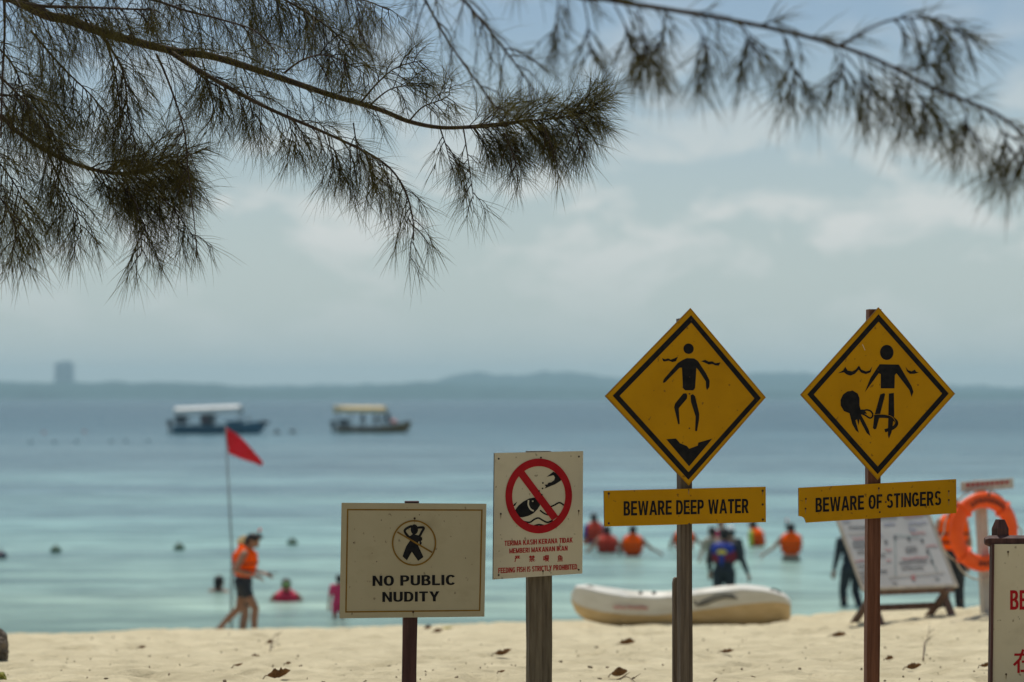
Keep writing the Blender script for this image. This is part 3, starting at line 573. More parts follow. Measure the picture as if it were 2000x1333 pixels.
def person(loc, face, label, H=1.7, skin=m_skin, lean=0.0, hfwd=.03, hpitch=0.0, arms=None, legs=None, group=None,
           hair=m_hair, hair_len=0, hat=None, vest=None, vw=.93, top=None, sleeves=0, bottom=None, blen=.35, mask=None, snorkel=False, extra=None, voxel=.014, swim=False):
    """face: heading of the face, 0 = towards the camera (-y), 90 = towards +x"""
    k = H/1.7*(1.10 if loc[2] < 0 else 1.0)
    root = empty('person', loc, R(face), label, 'person', group); root.scale = (k*1.14, k*1.10, k) if loc[2] < 0 else (k, k, k)
    L = lean
    pel = Vector((0, 0, .93)); wst = Vector((0, -L*.25, 1.07)); chs = Vector((0, -L*.65, 1.27)); nck = Vector((0, -L, 1.45)); hd = Vector((0, -L-hfwd, 1.60))
    hm = Matrix.Rotation(R(hpitch), 3, 'X'); hp = lambda x, y, z: hd+hm @ Vector((x, y, z))
    arms = arms or [((-.06, .02, -.28), (-.07, -.06, -.53)), ((.06, .02, -.28), (.07, -.06, -.53))]
    legs = legs or [((-.01, -.02, -.42), (-.02, .03, -.85)), ((.01, -.02, -.42), (.02, .03, -.85))]
    bm = bmesh.new()
    ell(bm, pel, (.165, .115, .12)); ell(bm, (pel+wst)/2, (.145, .10, .13)); ell(bm, wst, (.14, .098, .12)); ell(bm, chs, (.165, .11, .15)); ell(bm, (chs+nck)/2+Vector((0, 0, -.01)), (.165, .09, .10))
    cap(bm, nck+Vector((0, .01, -.06)), hd+Vector((0, .02, -.04)), .058, .052)
    ell(bm, hp(0, .008, .02), (.074, .092, .10), hm); ell(bm, hp(0, -.025, -.055), (.055, .062, .06), hm); ell(bm, hp(0, -.093, -.012), (.014, .022, .026), hm)
    for sx in (-1, 1):
        ell(bm, hp(sx*.076, .012, -.005), (.012, .022, .032), hm); ell(bm, hp(sx*.032, -.078, .012), (.018, .012, .01), hm)
    J = []
    for i, sx in enumerate((-1, 1)):
        sh = Vector((sx*.175, -L*.95, 1.395)); elb = sh+Vector(arms[i][0]); wr = sh+Vector(arms[i][1]); fd = (wr-elb).normalized()
        cap(bm, sh, elb, .055, .041); cap(bm, elb, wr, .041, .027); cap(bm, Vector((sx*.1, -L*.9, 1.42)), sh, .055, .057)
        side = fd.cross(Vector((0, 0, 1))); side = side.normalized() if side.length > .2 else Vector((0, 1, 0)); nrm = side.cross(fd).normalized()
        cap(bm, wr, wr+fd*.085, .027, .034)
        for j, (o_, ln) in enumerate(((-.03, .062), (-.01, .075), (.011, .07), (.031, .055))):
            a0 = wr+fd*.085+side*o_; a1 = a0+fd*ln*.6-nrm*.012; a2 = a1+fd*ln*.4-nrm*.03
            cap(bm, a0, a1, .0125, .0115); cap(bm, a1, a2, .0115, .010)
        t0 = wr+fd*.03+side*.03; cap(bm, t0, t0+fd*.04+side*.03-nrm*.015, .014, .012)
        hip = Vector((sx*.092, 0, .90)); kn = hip+Vector(legs[i][0]); an = hip+Vector(legs[i][1])
        cap(bm, hip, kn, .088, .056); cap(bm, kn, kn.lerp(an, .35)+Vector((0, .012, 0)), .054, .054); cap(bm, kn.lerp(an, .35)+Vector((0, .012, 0)), an, .053, .036)
        cap(bm, an+Vector((0, .03, -.02)), an+Vector((0, -.14, -.03)), .036, .028)
        J.append((sh, elb, wr, hip, kn, an))
    body = melt('body', bm, skin, root, voxel)
    if hair:
        bm = bmesh.new(); ell(bm, hp(0, .022, .035), (.084, .096, .098), hm); ell(bm, hp(0, .04, -.02), (.08, .075, .085), hm)
        if hair_len: cap(bm, hp(0, .07, -.02), hp(0, .10, -.02-hair_len), .06, .035)
        melt('hair', bm, hair, root, voxel)
    if hat:
        bm = bmesh.new(); ell(bm, hp(0, .012, .06), (.092, .105, .085), hm)
        ell(bm, hp(0, -.05 if hat is not m_blond else 0, .045), (.10, .13, .018) if hat is not m_blond else (.15, .16, .018), hm); melt('hat', bm, hat, root, voxel)
    if bottom:
        bm = bmesh.new(); ell(bm, pel+Vector((0, 0, .01)), (.178, .128, .125))
        for (_, _, _, hip, kn, an) in J:
            e_ = hip.lerp(kn, min(1, blen)); cap(bm, hip, e_, .102, lerp(.102, .07, min(1, blen)))
            if blen > 1: cap(bm, kn, kn.lerp(an, blen-1), .069, .055)
        melt('trousers' if blen > 1 else 'shorts', bm, bottom, root, voxel)
    if top:
        bm = bmesh.new(); ell(bm, wst, (.158, .115, .16)); ell(bm, chs, (.18, .125, .16)); ell(bm, (chs+nck)/2-Vector((0, 0, .01)), (.18, .105, .10))
        for (sh, elb, wr, *_), sx in zip(J, (-1, 1)):
            cap(bm, Vector((sx*.1, -L*.9, 1.41)), sh, .062, .066)
            if sleeves > 0: cap(bm, sh, sh.lerp(elb, min(1, sleeves)), .066, .054)
            if sleeves > 1: cap(bm, elb, elb.lerp(wr, sleeves-1), .053, .038)
        melt('shirt', bm, top, root, voxel)
    if vest:
        bm = bmesh.new(); ell(bm, chs.lerp(wst, .5), (.225*vw, .19*vw, .19)); ell(bm, chs, (.245*vw, .205*vw, .20)); ell(bm, chs+Vector((0, 0, .10)), (.225*vw, .18*vw, .13))
        for sx in (-1, 1): cap(bm, chs+Vector((sx*.105, -.10, .1)), nck+Vector((sx*.095, 0, .005)), .05, .048); cap(bm, nck+Vector((sx*.095, 0, .005)), chs+Vector((sx*.11, .11, .1)), .048, .05)
        ell(bm, nck+Vector((0, .08, .03)), (.115, .04, .065))
        v_ = melt('life_vest', bm, vest, root, voxel, 4)
        for f_ in (.15, .75):
            c_ = chs.lerp(wst, f_); bm = bmesh.new(); pts = [c_+Vector((vw*(.248-.014*f_)*math.cos(a_), vw*(.208-.014*f_)*math.sin(a_), 0)) for a_ in np.linspace(0, 2*math.pi, 25)]
            tube(bm, pts, .013, 6); obj('strap', bm, m_strap, v_)
    if mask:
        bm = bmesh.new(); ell(bm, hp(0, -.085, .02), (.068, .04, .042), hm); o_ = melt('diving_mask', bm, mask, root, .01)
    if snorkel:
        bm = bmesh.new(); tube(bm, catmull([hp(.03, -.10, -.06), hp(.085, -.075, -.03), hp(.095, -.03, .08), hp(.085, .03, .17)], 5), .014, 8); obj('snorkel', bm, m_strap, root)
        bm = bmesh.new(); tube(bm, [hp(.085, .03, .165), hp(.083, .038, .21)], .016, 8); obj('snorkel_tip', bm, m_vest, root)
    if extra: extra(root, J, hp, chs)
    return root
def wl(px, py): d = CAMZ*F/(py-HY); return (px-1000)/F*d, d     # a point on the water surface
def wade(px, pywater, depth): x, d = wl(px, pywater); return (x, d, -depth*1.10)

# walker on the sand edge, looking down at his hands
d = 38.4; wx = (475-1000)/F*d
def walker_extra(root, J, hp, chs):
    bm = bmesh.new(); ell(bm, hp(0, -.04, .1), (.082, .06, .032), None); melt('raised_mask', bm, m_strap, root, .01)
    bm = bmesh.new(); boxm(bm, J[1][2]+Vector((-.05, -.14, .01)), (.075, .13, .012)); obj('phone', bm, m_strap, root)
person((wx, d, ground0(wx, d)+.0), 82, 'person in orange life vest and dark swim shorts walking along the water edge', 1.66, m_skinb, lean=.05, hfwd=.085, hpitch=34, vw=.84,
       arms=[((-.16, .09, -.25), (-.08, -.15, -.34)), ((.09, .07, -.26), (.0, -.20, -.33))], legs=[((-.01, -.19, -.39), (-.02, -.18, -.82)), ((.01, .08, -.41), (.02, .36, -.74))],
       vest=m_vest, bottom=m_navy, blen=.42, snorkel=True, extra=walker_extra, voxel=.010).scale.y *= 1.2
d = 40.2; x_ = (470-1000)/F*d
person((x_+.05, d, ground0(x_, d)-.06), 100, 'person with straw coloured hat mostly hidden behind the walker in orange vest', 1.62, m_skinb, hat=m_blond, vest=m_vest, vw=.7, bottom=m_navy, blen=.5, voxel=.016)
# heads and swimmers at the left
person(wade(427, 1156, 1.40), 150, 'swimmer with only a dark wet head above the water, left of the walker', 1.68, m_skinb, hair_len=.10, voxel=.016, bottom=m_navy, blen=.4)
person(wade(559, 1174, 1.24), 5, 'swimmer in crimson vest with green diving mask, chest deep beside the walker', 1.62, m_skinb, vest=m_pinkv, mask=m_mask, hair=m_hair, bottom=m_navy, blen=.5, snorkel=False, voxel=.016,
       arms=[((-.14, -.04, -.22), (-.22, -.16, -.30)), ((.14, -.04, -.22), (.22, -.16, -.30))])
person(wade(662, 1207, .30), 200, 'person in pink shirt partly hidden behind the NO PUBLIC NUDITY board', 1.0, m_skin, top=m_pink, sleeves=.8, bottom=m_pink, blen=.5, hair_len=.08, voxel=.018)
# bathers at the right
sp_ = dict(voxel=.016)
person(wade(1160, 1063, .92), 200, 'bather in red vest with blue sleeves right of the fish feeding board', 1.66, m_skinb, top=m_blue, sleeves=.9, vest=m_vestr, bottom=m_navy, **sp_)
person(wade(1150, 1062, 1.36), 160, 'low bather in bright orange vest touching the edge of the fish feeding board', 1.6, m_skinb, vest=m_vest, bottom=m_navy, **sp_)
person(wade(1187, 1080, 1.05), 190, 'bather in red vest with bare arms spread under the BEWARE DEEP WATER plate', 1.66, m_skin, vest=m_vestr, bottom=m_navy, lean=.06, arms=[((-.16, -.06, -.22), (-.24, -.2, -.36)), ((.17, -.06, -.22), (.33, -.12, -.38))], **sp_)
person(wade(1236, 1086, .98), 175, 'bather seen from behind in orange vest with arm stretched to the right', 1.66, m_skinb, vest=m_vest, bottom=m_navy, arms=[((-.18, 0, -.20), (-.34, -.06, -.30)), ((.1, 0, -.25), (.1, -.16, -.40))], **sp_)
person(wade(1336, 1072, 1.02), 185, 'bather in orange vest half hidden behind the BEWARE DEEP WATER post', 1.66, m_skinb, vest=m_vest, bottom=m_navy, arms=[((-.16, 0, -.22), (-.34, -.08, -.34)), ((.12, 0, -.25), (.12, -.12, -.45))], **sp_)
person(wade(1391, 1098, .86), 215, 'bather in grey beige shirt just left of the white capped bather', 1.62, m_skin, top=m_beige, sleeves=.7, bottom=m_beige, blen=.6, hat=None, arms=[((-.2, 0, -.18), (-.4, -.05, -.26)), ((.1, 0, -.26), (.1, -.1, -.5))], **sp_)
person(wade(1408, 1070, .95), 20, 'bare shouldered bather behind the grey beige shirt', 1.6, m_skin, top=m_pink, bottom=m_navy, **sp_)
person(wade(1428, 1096, .92), 195, 'bather with white cap and dark long sleeved suit among the group', 1.66, m_skin, top=m_navy, sleeves=1.9, hat=m_cap, hair_len=.06, bottom=m_navy, blen=1.2, **sp_)
def shirt_print(root, J, hp, chs):
    bm = bmesh.new(); ell(bm, chs+Vector((0, .01, -.06)), (.205, .145, .24)); melt('vest', bm, M('maroon_cloth', (.22, .02, .03), (.16, .015, .03), (10, 10, 10), rough=.8), root, .012)
    bm = bmesh.new(); ell(bm, chs+Vector((.02, .045, .06)), (.195, .135, .14)); melt('vest_yoke', bm, m_blue, root, .012)
    bm = bmesh.new(); ell(bm, chs+Vector((.03, .165, .02)), (.085, .035, .05)); melt('vest_print', bm, m_yelc, root, .012)
    bm = bmesh.new(); cap(bm, chs+Vector((.03, .125, .0)), chs+Vector((.03, .115, -.24)), .065, .035); melt('vest_panel', bm, m_blue, root, .012)
person(wade(1414, 1184, .28), 172, 'person in blue and maroon shirt with yellow print wading behind the kayak', 1.62, m_skinb, top=m_navy, sleeves=1.9, bottom=m_navy, blen=1.8, lean=.10, hair=m_hair, extra=shirt_print,
       arms=[((-.12, .0, -.27), (-.20, -.03, -.52)), ((.06, .02, -.28), (.06, -.10, -.48))], **sp_)
person(wade(1487, 1067, 1.0), 245, 'bather in orange vest over lime sleeves, bending left', 1.62, m_skinb, lean=.20, top=m_lime, sleeves=1.2, vest=m_vest, bottom=m_navy, **sp_)
person(wade(1545, 1096, .86), 178, 'bather seen from behind in large orange vest, reaching an arm to the left', 1.68, m_skin, vest=m_vest, bottom=m_beige, blen=.5, snorkel=True, arms=[((.08, .02, -.27), (.09, -.06, -.5)), ((.17, -.02, -.23), (.32, -.10, -.36))], **sp_)
person(wade(1664, 1184, .22), 205, 'wading person in black suit partly hidden by the left edge of the whiteboard', 1.66, m_skinb, top=m_navy, sleeves=1.9, bottom=m_navy, blen=1.9, lean=.08, legs=[((-.01, -.06, -.42), (-.04, .10, -.84)), ((.01, -.10, -.40), (.02, -.04, -.84))], **sp_)
d = 31.0; x_ = (1860-1000)/F*d
person((x_, d, ground0(x_, d)+.02), 190, 'person in orange vest and black trousers standing behind the whiteboard and lifebuoy', 1.62, m_skin, vest=m_vest, bottom=m_navy, blen=1.95, **sp_)
person(wade(2001, 1120, 1.0), 180, 'bather with white cap cut off by the right edge', 1.7, m_skinb, top=m_blue, sleeves=.9, hat=m_cap, bottom=m_navy, **sp_)

# ------------------------------------------------------------------ kayak
m_kw = M('white_kayak_plastic', (.66, .635, .56), (.56, .53, .45), (3, 3, 9), rough=.45)
m_kt = M('sandy_tan_kayak_plastic', (.64, .46, .23), (.50, .34, .15), (3, 6, 10), rough=.5)
m_kd = M('black_rubber', (.02, .02, .02), rough=.6)
m_kp = M('faded_red_print', (.55, .22, .20), rough=.6)
KD = 29.4; ks = KD/F
kz = CAMZ-(1222-HY)*ks
kx = (1328-1000)*ks
kay = empty('kayak', (kx, KD, kz), R(-9), 'beached white and tan sit on top kayak lying at the water edge', 'kayak')
kpx = [1114, 1121, 1140, 1180, 1230, 1290, 1350, 1400, 1450, 1490, 1520, 1538, 1543]
ktop = [1164, 1148, 1146, 1153, 1160, 1161, 1156, 1149, 1144, 1147, 1155, 1163, 1172]
kmid = [1172, 1178, 1185, 1193, 1197, 1197, 1189, 1182, 1175, 1171, 1171, 1174, 1178]
kbot = [1178, 1195, 1211, 1220, 1222, 1222, 1222, 1222, 1222, 1221, 1219, 1214, 1204]
kwid = [.02, .12, .22, .32, .38, .41, .41, .39, .35, .29, .23, .16, .09]
kxl = np.linspace(kpx[0], kpx[-1], 44); hull = []; deck = []
for p in kxl:
    X = (p-1328)*ks; zt, zm, zb = [(1222-interp(p, kpx, a_))*ks for a_ in (ktop, kmid, kbot)]; w = interp(p, kpx, kwid)
    hull.append([(X, -w*1.0, zm), (X, -w*.97, lerp(zm, zb, .4)), (X, -w*.86, lerp(zm, zb, .75)), (X, -w*.6, lerp(zm, zb, .97)), (X, 0, zb), (X, w*.6, lerp(zm, zb, .97)), (X, w*.86, lerp(zm, zb, .75)), (X, w*.97, lerp(zm, zb, .4)), (X, w, zm)])
    f = (p-kpx[0])/(kpx[-1]-kpx[0]); dip = .0
    for c0, wd, dp in ((.36, .13, .13), (.66, .10, .12)): dip = max(dip, dp*max(0, 1-((f-c0)/wd)**2)**.5 if abs(f-c0) < wd else 0)
    deck.append([(X, -w*1.004, zm+.001), (X, -w*1.03, lerp(zm, zt, .45)), (X, -w*1.055, lerp(zm, zt, .86)), (X, -w*1.05, lerp(zm, zt, .97)), (X, -w*.97, zt), (X, -w*.80, zt-.015-dip*.6), (X, -w*.35, zt+.006-dip), (X, 0, zt+.012-dip), (X, w*.35, zt+.006-dip), (X, w*.80, zt-.015-dip*.6), (X, w*.97, zt), (X, w*1.05, lerp(zm, zt, .97)), (X, w*1.055, lerp(zm, zt, .86)), (X, w*1.03, lerp(zm, zt, .45)), (X, w*1.004, zm+.001)])
for nm, rg, mt in (('hull', hull, m_kt), ('deck', deck, m_kw)):
    bm = bmesh.new(); vr = loft(bm, rg, close=False); bm.faces.new(vr[0]); bm.faces.new(vr[-1][::-1]); bmesh.ops.recalc_face_normals(bm, faces=bm.faces[:])
    o = obj(nm, bm, mt, kay, smooth=True)
kk = lambda p, q: ((p-1328)*ks, (1222-q)*ks)
def hullside(px_): return -interp(px_, kpx, kwid)*1.06-.014
for (p0, p1, q) in ((1138, 1166, 1147.5), (1500, 1524, 1149)):
    X0, Z = kk(p0, q); X1, _ = kk(p1, q); bm = bmesh.new(); tube(bm, catmull([(X0, -.06, Z-.02), ((X0+X1)/2, -.08, Z+.008), (X1, -.06, Z-.03)], 5), .011, 6); obj('carry_handle', bm, m_kd, kay, True)
def ribbon(pts, w, y, mat, name, parent, jitter=0):
    bm = bmesh.new(); q = catmull([Vector((a_, b_, 0)) for a_, b_ in pts], 4)
    for i in range(len(q)-1):
        dd = (q[i+1]-q[i]).normalized(); n = Vector((-dd.y, dd.x, 0))*w/2; e_ = dd*.001
        prism(bm, [((q[i]-e_+n).x, (q[i]-e_+n).y), ((q[i+1]+e_+n).x, (q[i+1]+e_+n).y), ((q[i+1]+e_-n).x, (q[i+1]+e_-n).y), ((q[i]-e_-n).x, (q[i]-e_-n).y)], y, y+.004)
    return obj(name, bm, mat, parent)
mk = [(1362, 1168), (1368, 1176), (1384, 1173), (1402, 1166), (1420, 1161), (1444, 1162)]
ribbon([kk(*p) for p in mk], .022, hullside(1400), m_kd, 'painted_mark', kay)
mk = [(1372, 1171), (1390, 1164), (1406, 1157), (1424, 1155), (1438, 1158)]
ribbon([kk(*p) for p in mk], .018, hullside(1400)-.004, m_kd, 'painted_mark', kay)
for x0 in (1208, 1216, 1225, 1236, 1245, 1252, 1260, 1267):
    ribbon([kk(x0-3, 1184), kk(x0, 1178+random.random()*4), kk(x0+2, 1186), kk(x0+5, 1180)], .012, hullside(1240)-.006, m_kp, 'faded_lettering', kay)
for p in (1256, 1282):
    X, Z = kk(p, 1160); bm = bmesh.new(); ell(bm, (X, -.31, Z+.03), (.03, .03, .02)); obj('fitting', bm, m_kd, kay, True)

# ------------------------------------------------------------------ whiteboard on trestle
m_wb = M('whiteboard_surface', (.47, .47, .45), (.40, .40, .385), (3, 3, 3), rough=.35)
m_wbf = M('pale_board_frame', (.30, .27, .22), (.42, .38, .31), (20, 20, 4), rough=.7)
m_trs = M('trestle_wood', (.10, .06, .045), (.18, .11, .08), (30, 30, 6), rough=.8)
m_ib, m_ir, m_ik, m_it = M('blue_marker', (.22, .26, .42), rough=.6), M('red_marker', (.55, .22, .22), rough=.6), M('black_marker', (.07, .08, .09), rough=.6), M('teal_marker', (.12, .25, .26), rough=.6)
WD = 26.2; ws = WD/F; base = hit(1768, 1203); base.y = WD; base.x = (1766-1000)*ws; base.z = ground0(base.x, WD)
eas = empty('whiteboard_easel', base, R(25), 'tilted whiteboard covered in marker notes on a brown wooden trestle', 'whiteboard')
BW = 1.24; ang = math.atan2(.50, .72)
zb = CAMZ-(1148-HY)*ws-base.z
bd = empty('tmp', (0, 0, 0)); bpy.data.objects.remove(bd)
BM = Matrix.Translation((-.02, -.16, zb)) @ Matrix.Rotation(-ang, 4, 'X')   # board plane: local x,z, leaning back
BH = .98
def onboard(bm): bmesh.ops.transform(bm, matrix=BM, verts=bm.verts[:]); return bm
panel = obj('panel', onboard(bbox((0, .01, BH/2), (BW-.06, .012, BH-.05), 0)), m_wb, eas)
for c_, s_ in (((0, 0.008, .02), (BW, .03, .04)), ((0, .008, BH-.02), (BW, .03, .04)), ((-BW/2+.02, .009, BH/2), (.04, .028, BH-.084)), ((BW/2-.02, .009, BH/2), (.04, .028, BH-.084))):
    obj('board_frame', onboard(bbox(c_, s_, .004)), m_wbf, eas)
def zu(X, Y):
    v = (905-Y)/880; u = (X-(360-235*v*1.05))/1215; return (u-.5)*(BW-.02), v*BH
def note(x0, x1, Y, mat, amp=9, w=.009, st_=16):
    n = max(3, int((x1-x0)/st_)); pts = []
    for i in range(n):
        pts.append(zu(x0+(x1-x0)*i/(n-1), Y+random.uniform(-amp, amp)-(x1-x0)*.035*i/n))
    o = ribbon(pts, w, 0, mat, 'marker_note', panel); o.data.transform(BM @ Matrix.Translation((0, -.003-random.random()*.002, 0)))
K = (m_ik, m_ir, m_ib, m_it)
for a_ in ((270, 520, 200, 0), (300, 520, 330, 1), (290, 520, 375, 0), (340, 520, 480, 0), (300, 520, 575, 1), (330, 520, 640, 0), (340, 520, 700, 0), (350, 520, 760, 0), (360, 520, 820, 0), (720, 870, 180, 2), (1040, 1290, 170, 2), (1040, 1130, 240, 2), (1060, 1250, 285, 1), (700, 780, 460, 1), (960, 1110, 452, 0), (960, 1110, 485, 0), (1230, 1380, 430, 1), (900, 1240, 570, 1), (860, 1220, 615, 0), (880, 1160, 680, 0), (740, 800, 840, 0), (1290, 1350, 800, 0), (700, 760, 580, 1), (200, 300, 120, 2), (600, 900, 100, 0), (1000, 1250, 90, 1), (300, 500, 420, 0), (560, 680, 300, 2), (570, 690, 520, 0), (580, 690, 700, 0)):
    note(a_[0], a_[1], a_[2], K[a_[3]])
note(990, 1040, 770, m_ir, 14, .018, 10); note(992, 1040, 810, m_ir, 14, .018, 10)
for (X, Y) in ((845, 318), (1022, 340), (1192, 362), (1243, 490), (1280, 605), (722, 365)):
    u, v = zu(X, Y); bm = bmesh.new(); prism(bm, [(u-.022, v-.016), (u, v+.026), (u+.022, v-.016), (u, v-.024)], -.004, 0); obj('marker_symbol', onboard(bm), m_ik, panel)
for (A_, B_, m_) in (((843, 335), (806, 640), m_it), ((800, 640), (788, 760), m_it), ((700, 770), (1420, 735), m_wbf), ((860, 300), (1150, 330), m_it), ((1260, 510), (1290, 600), m_it), ((1300, 640), (1330, 730), m_it), ((250, 270), (520, 262), m_wbf), ((370, 700), (390, 880), m_wbf), ((430, 690), (450, 880), m_wbf)):
    (u0, v0), (u1, v1) = zu(*A_), zu(*B_); o = ribbon([(u0, v0), ((u0+u1)/2+.004, (v0+v1)/2), (u1, v1)], .004, 0, m_, 'marker_line', panel); o.data.transform(BM @ Matrix.Translation((0, -.0045, 0)))
for lx in (-.47, .47):
    for (y0, y1, z1, off) in ((-.25, .33, .80, .022), (.25, -.17, .33, -.022)):
        a_ = Vector((lx+off, y0, -.05)); b_ = Vector((lx+off, y1, z1)); bm = bmesh.new(); v_ = b_-a_
        boxm(bm, (a_+b_)/2, (.04, .075, v_.length), v_.to_track_quat('Z', 'X')); obj('leg', bm, m_trs, eas)
obj('stretcher', bbox((0, .03, .14), (.98, .04, .07), .004), m_trs, eas)
obj('rest_rail', bbox((0, -.12, zb-.035), (1.1, .06, .05), .004), m_trs, eas)

# ------------------------------------------------------------------ lifebuoy post
m_post = M('white_grey_painted_post', (.40, .36, .31), (.52, .48, .43), (20, 20, 4), rough=.8, bump=.3)
m_orng = M('orange_lifebuoy_plastic', (.95, .115, .006), (.85, .085, .005), (8, 8, 8), rough=.45)
m_rope = M('pale_rope', (.55, .50, .42), (.40, .36, .29), (90, 90, 90), rough=.9)
LD = 25.2; ls = LD/F; lb = Vector(((1928-1000)*ls, LD, 0)); lb.z = ground0(lb.x, LD)
lp = empty('lifebuoy_post', lb, R(20), 'leaning white wooden post with small lettered board on top, holding the lifebuoy', 'post')
zt = CAMZ-(938-HY)*ls-lb.z; sh = (1911-1928)*ls/math.cos(R(20))
bm = bmesh.new(); rg = []
for z, f in ((-.3, -.1), (zt*.5, .5), (zt, 1)):
    rg.append([(sh*f-.05, -.04, z), (sh*f+.05, -.04, z), (sh*f+.05, .04, z), (sh*f-.05, .04, z)])
vr = loft(bm, rg); bm.faces.new(vr[0][::-1]); bm.faces.new(vr[-1]); bmesh.ops.recalc_face_normals(bm, faces=bm.faces[:]); obj('shaft', bm, m_post, lp)
nb_ = obj('name_board', bbox((sh+.06, -.062, zt-.05), (.62, .02, .105), .004, Euler((0, R(-3), 0))), m_post, lp)
for i in range(9):
    x0 = sh+.06-.25+i*.058; ribbon([(x0, zt-.065+i*.003), (x0+.008, zt-.03+i*.003), (x0+.02, zt-.06+i*.003), (x0+.032, zt-.03+i*.003)], .013, -.076, m_red, 'faded_lettering', nb_)
bm = bmesh.new(); tube(bm, [(sh, -.03, zt-.16), (sh, -.2, zt-.15), (sh, -.21, zt-.11)], .012, 8); obj('hook', bm, m_trs, lp)
lc = P(1921, 1039, LD-.18)
lbuoy = empty('lifebuoy', lc, R(22), 'orange ring lifebuoy hanging on the leaning white post', 'lifebuoy')
bm = bmesh.new(); RR, rr_ = .33, .082; rg = []
for i in range(48):
    a_ = 2*math.pi*i/48; rg.append([((RR+rr_*math.cos(b_))*math.cos(a_), rr_*.62*math.sin(b_), (RR+rr_*math.cos(b_))*math.sin(a_)) for b_ in [2*math.pi*j/16 for j in range(16)]])
rg.append(rg[0]); loft(bm, rg); bmesh.ops.remove_doubles(bm, verts=bm.verts[:], dist=1e-5); bmesh.ops.recalc_face_normals(bm, faces=bm.faces[:]); ring = obj('ring', bm, m_orng, lbuoy, True)
def arcletters(c0, n, mat):
    for i in range(n):
        a_ = c0+(i-(n-1)/2)*.155; bm = bmesh.new(); M_ = Matrix.Translation((RR*math.cos(a_), -.054, RR*math.sin(a_))) @ Matrix.Rotation(math.pi/2-a_, 4, 'Y')
        for k in range(2): boxm(bm, (-.012+.022*k, 0, random.uniform(-.004, .004)), (.009, .006, .05))
        boxm(bm, (0, 0, random.choice((-.02, 0, .02))), (.03, .0056, .009)); bmesh.ops.transform(bm, matrix=M_, verts=bm.verts[:]); obj('lettering', bm, m_kd, ring)
arcletters(math.pi/2-.1, 9, m_kd); arcletters(-math.pi/2+.25, 7, m_kd)
for i in range(4):
    a0 = math.pi/4+i*math.pi/2; pts = []
    for j in range(13):
        f = j/12; a_ = a0+f*math.pi/2; rad = RR+rr_+.012+.05*math.sin(math.pi*f)*(1.5 if math.sin(a_) < 0 else .4); pts.append((rad*math.cos(a_), .05, rad*math.sin(a_)))
    bm = bmesh.new(); tube(bm, pts, .009, 6); obj('grab_rope', bm, m_rope, lbuoy, True)
    bm = bmesh.new(); tube(bm, [((RR+(rr_+.006)*math.cos(b_))*math.cos(a0), (rr_*.62+.006)*math.sin(b_), (RR+(rr_+.006)*math.cos(b_))*math.sin(a0)) for b_ in np.linspace(0, 2*math.pi, 17)], .02, 6, False); obj('rope_band', bm, m_orng, lbuoy, True)

# ------------------------------------------------------------------ red flag
m_flag = M('red_flag_cloth', (.62, .012, .028), (.50, .01, .02), (4, 4, 4), rough=.8)
m_pole = M('grey_flag_pole', (.16, .18, .18), (.24, .26, .26), (10, 10, 3), rough=.5)
FD = 41.0; fb = P(451, 1240, FD); fx = fb.x; fz = ground0(fx, FD); ft = P(440, 833, FD)
fl = empty('flag', (fx, FD, fz), 0, 'red triangular warning flag on a thin tall pole at the water edge', 'flag')
bm = bmesh.new(); tube(bm, [(0, 0, -.3), (0.02, 0, (ft.z-fz)*.4), (ft.x-fx, 0, ft.z-fz)], [.022, .018, .012], 8); obj('pole', bm, m_pole, fl, True)
ca, cb, cc = [P(*p, FD)-Vector((fx, FD, fz)) for p in ((440, 834), (446, 886), (514, 907))]
bm = bmesh.new(); g = []
for i in range(13):
    f = i/12; a_ = ca.lerp(cc, f)+Vector((0, 0, .09*math.sin(math.pi*f)**1.2)); b_ = cb.lerp(cc+Vector((-.04, 0, -.05)), f)+Vector((0, 0, .01*math.sin(math.pi*f))); row = []
    for j in range(6):
        p = a_.lerp(b_, j/5); p = p+Vector((0, .07*math.sin(f*7+j*.5)*f, -.02*math.sin(f*5)*f)); row.append(p)
    g.append(row)
loft(bm, g, close=False); o = obj('cloth', bm, m_flag, fl, True); md = o.modifiers.new('s', 'SOLIDIFY'); md.thickness = .004

# ------------------------------------------------------------------ buoys
m_bg = M('dark_green_buoy', (.006, .05, .02), (.01, .075, .03), (10, 10, 10), rough=.4)
m_bd = M('dark_blue_buoy', (.01, .012, .04), rough=.4)
m_bred = M('dull_red_buoy', (.35, .06, .05), rough=.5)
m_bgrey = M('grey_buoy', (.12, .2, .22), rough=.5)
def buoy_mesh(name, mat, r):
    root = empty(name)
    bm = bmesh.new(); prof = [(0, -.9), (.55, -.8), (.92, -.35), (1, .05), (.9, .45), (.6, .78), (.25, .92), (.22, 1.1), (.0, 1.12)]
    rg = [[(p*r*math.cos(a_), p*r*math.sin(a_), h*r*.85) for a_ in [2*math.pi*k/16 for k in range(16)]] for p, h in prof]
    loft(bm, rg); bmesh.ops.remove_doubles(bm, verts=bm.verts[:], dist=1e-5); obj('float_body', bm, mat, root, True)
    bm = bmesh.new(); tube(bm, [(.22*r*math.cos(a_), 0, r*1.02+.22*r*math.sin(a_)) for a_ in np.linspace(0, 2*math.pi, 13)], .04*r, 6, False); obj('eyelet', bm, m_strap, root, True)
    return root
def dup(root, loc, label):
    r = root.copy(); COL.objects.link(r); r.location = loc; r['label'] = label
    for ch in list(root.children):
        c_ = ch.copy(); COL.objects.link(c_); c_.parent = r
    return r
def wpt(px, py, dz=0): x, d = wl(px, py); return (x, d, dz)
b0 = buoy_mesh('buoy', m_bg, .15); tag(b0, 'dark green buoy afloat, second from the left edge', 'buoy', 'green swimming area buoys'); b0.location = wpt(109, 1079, .03)
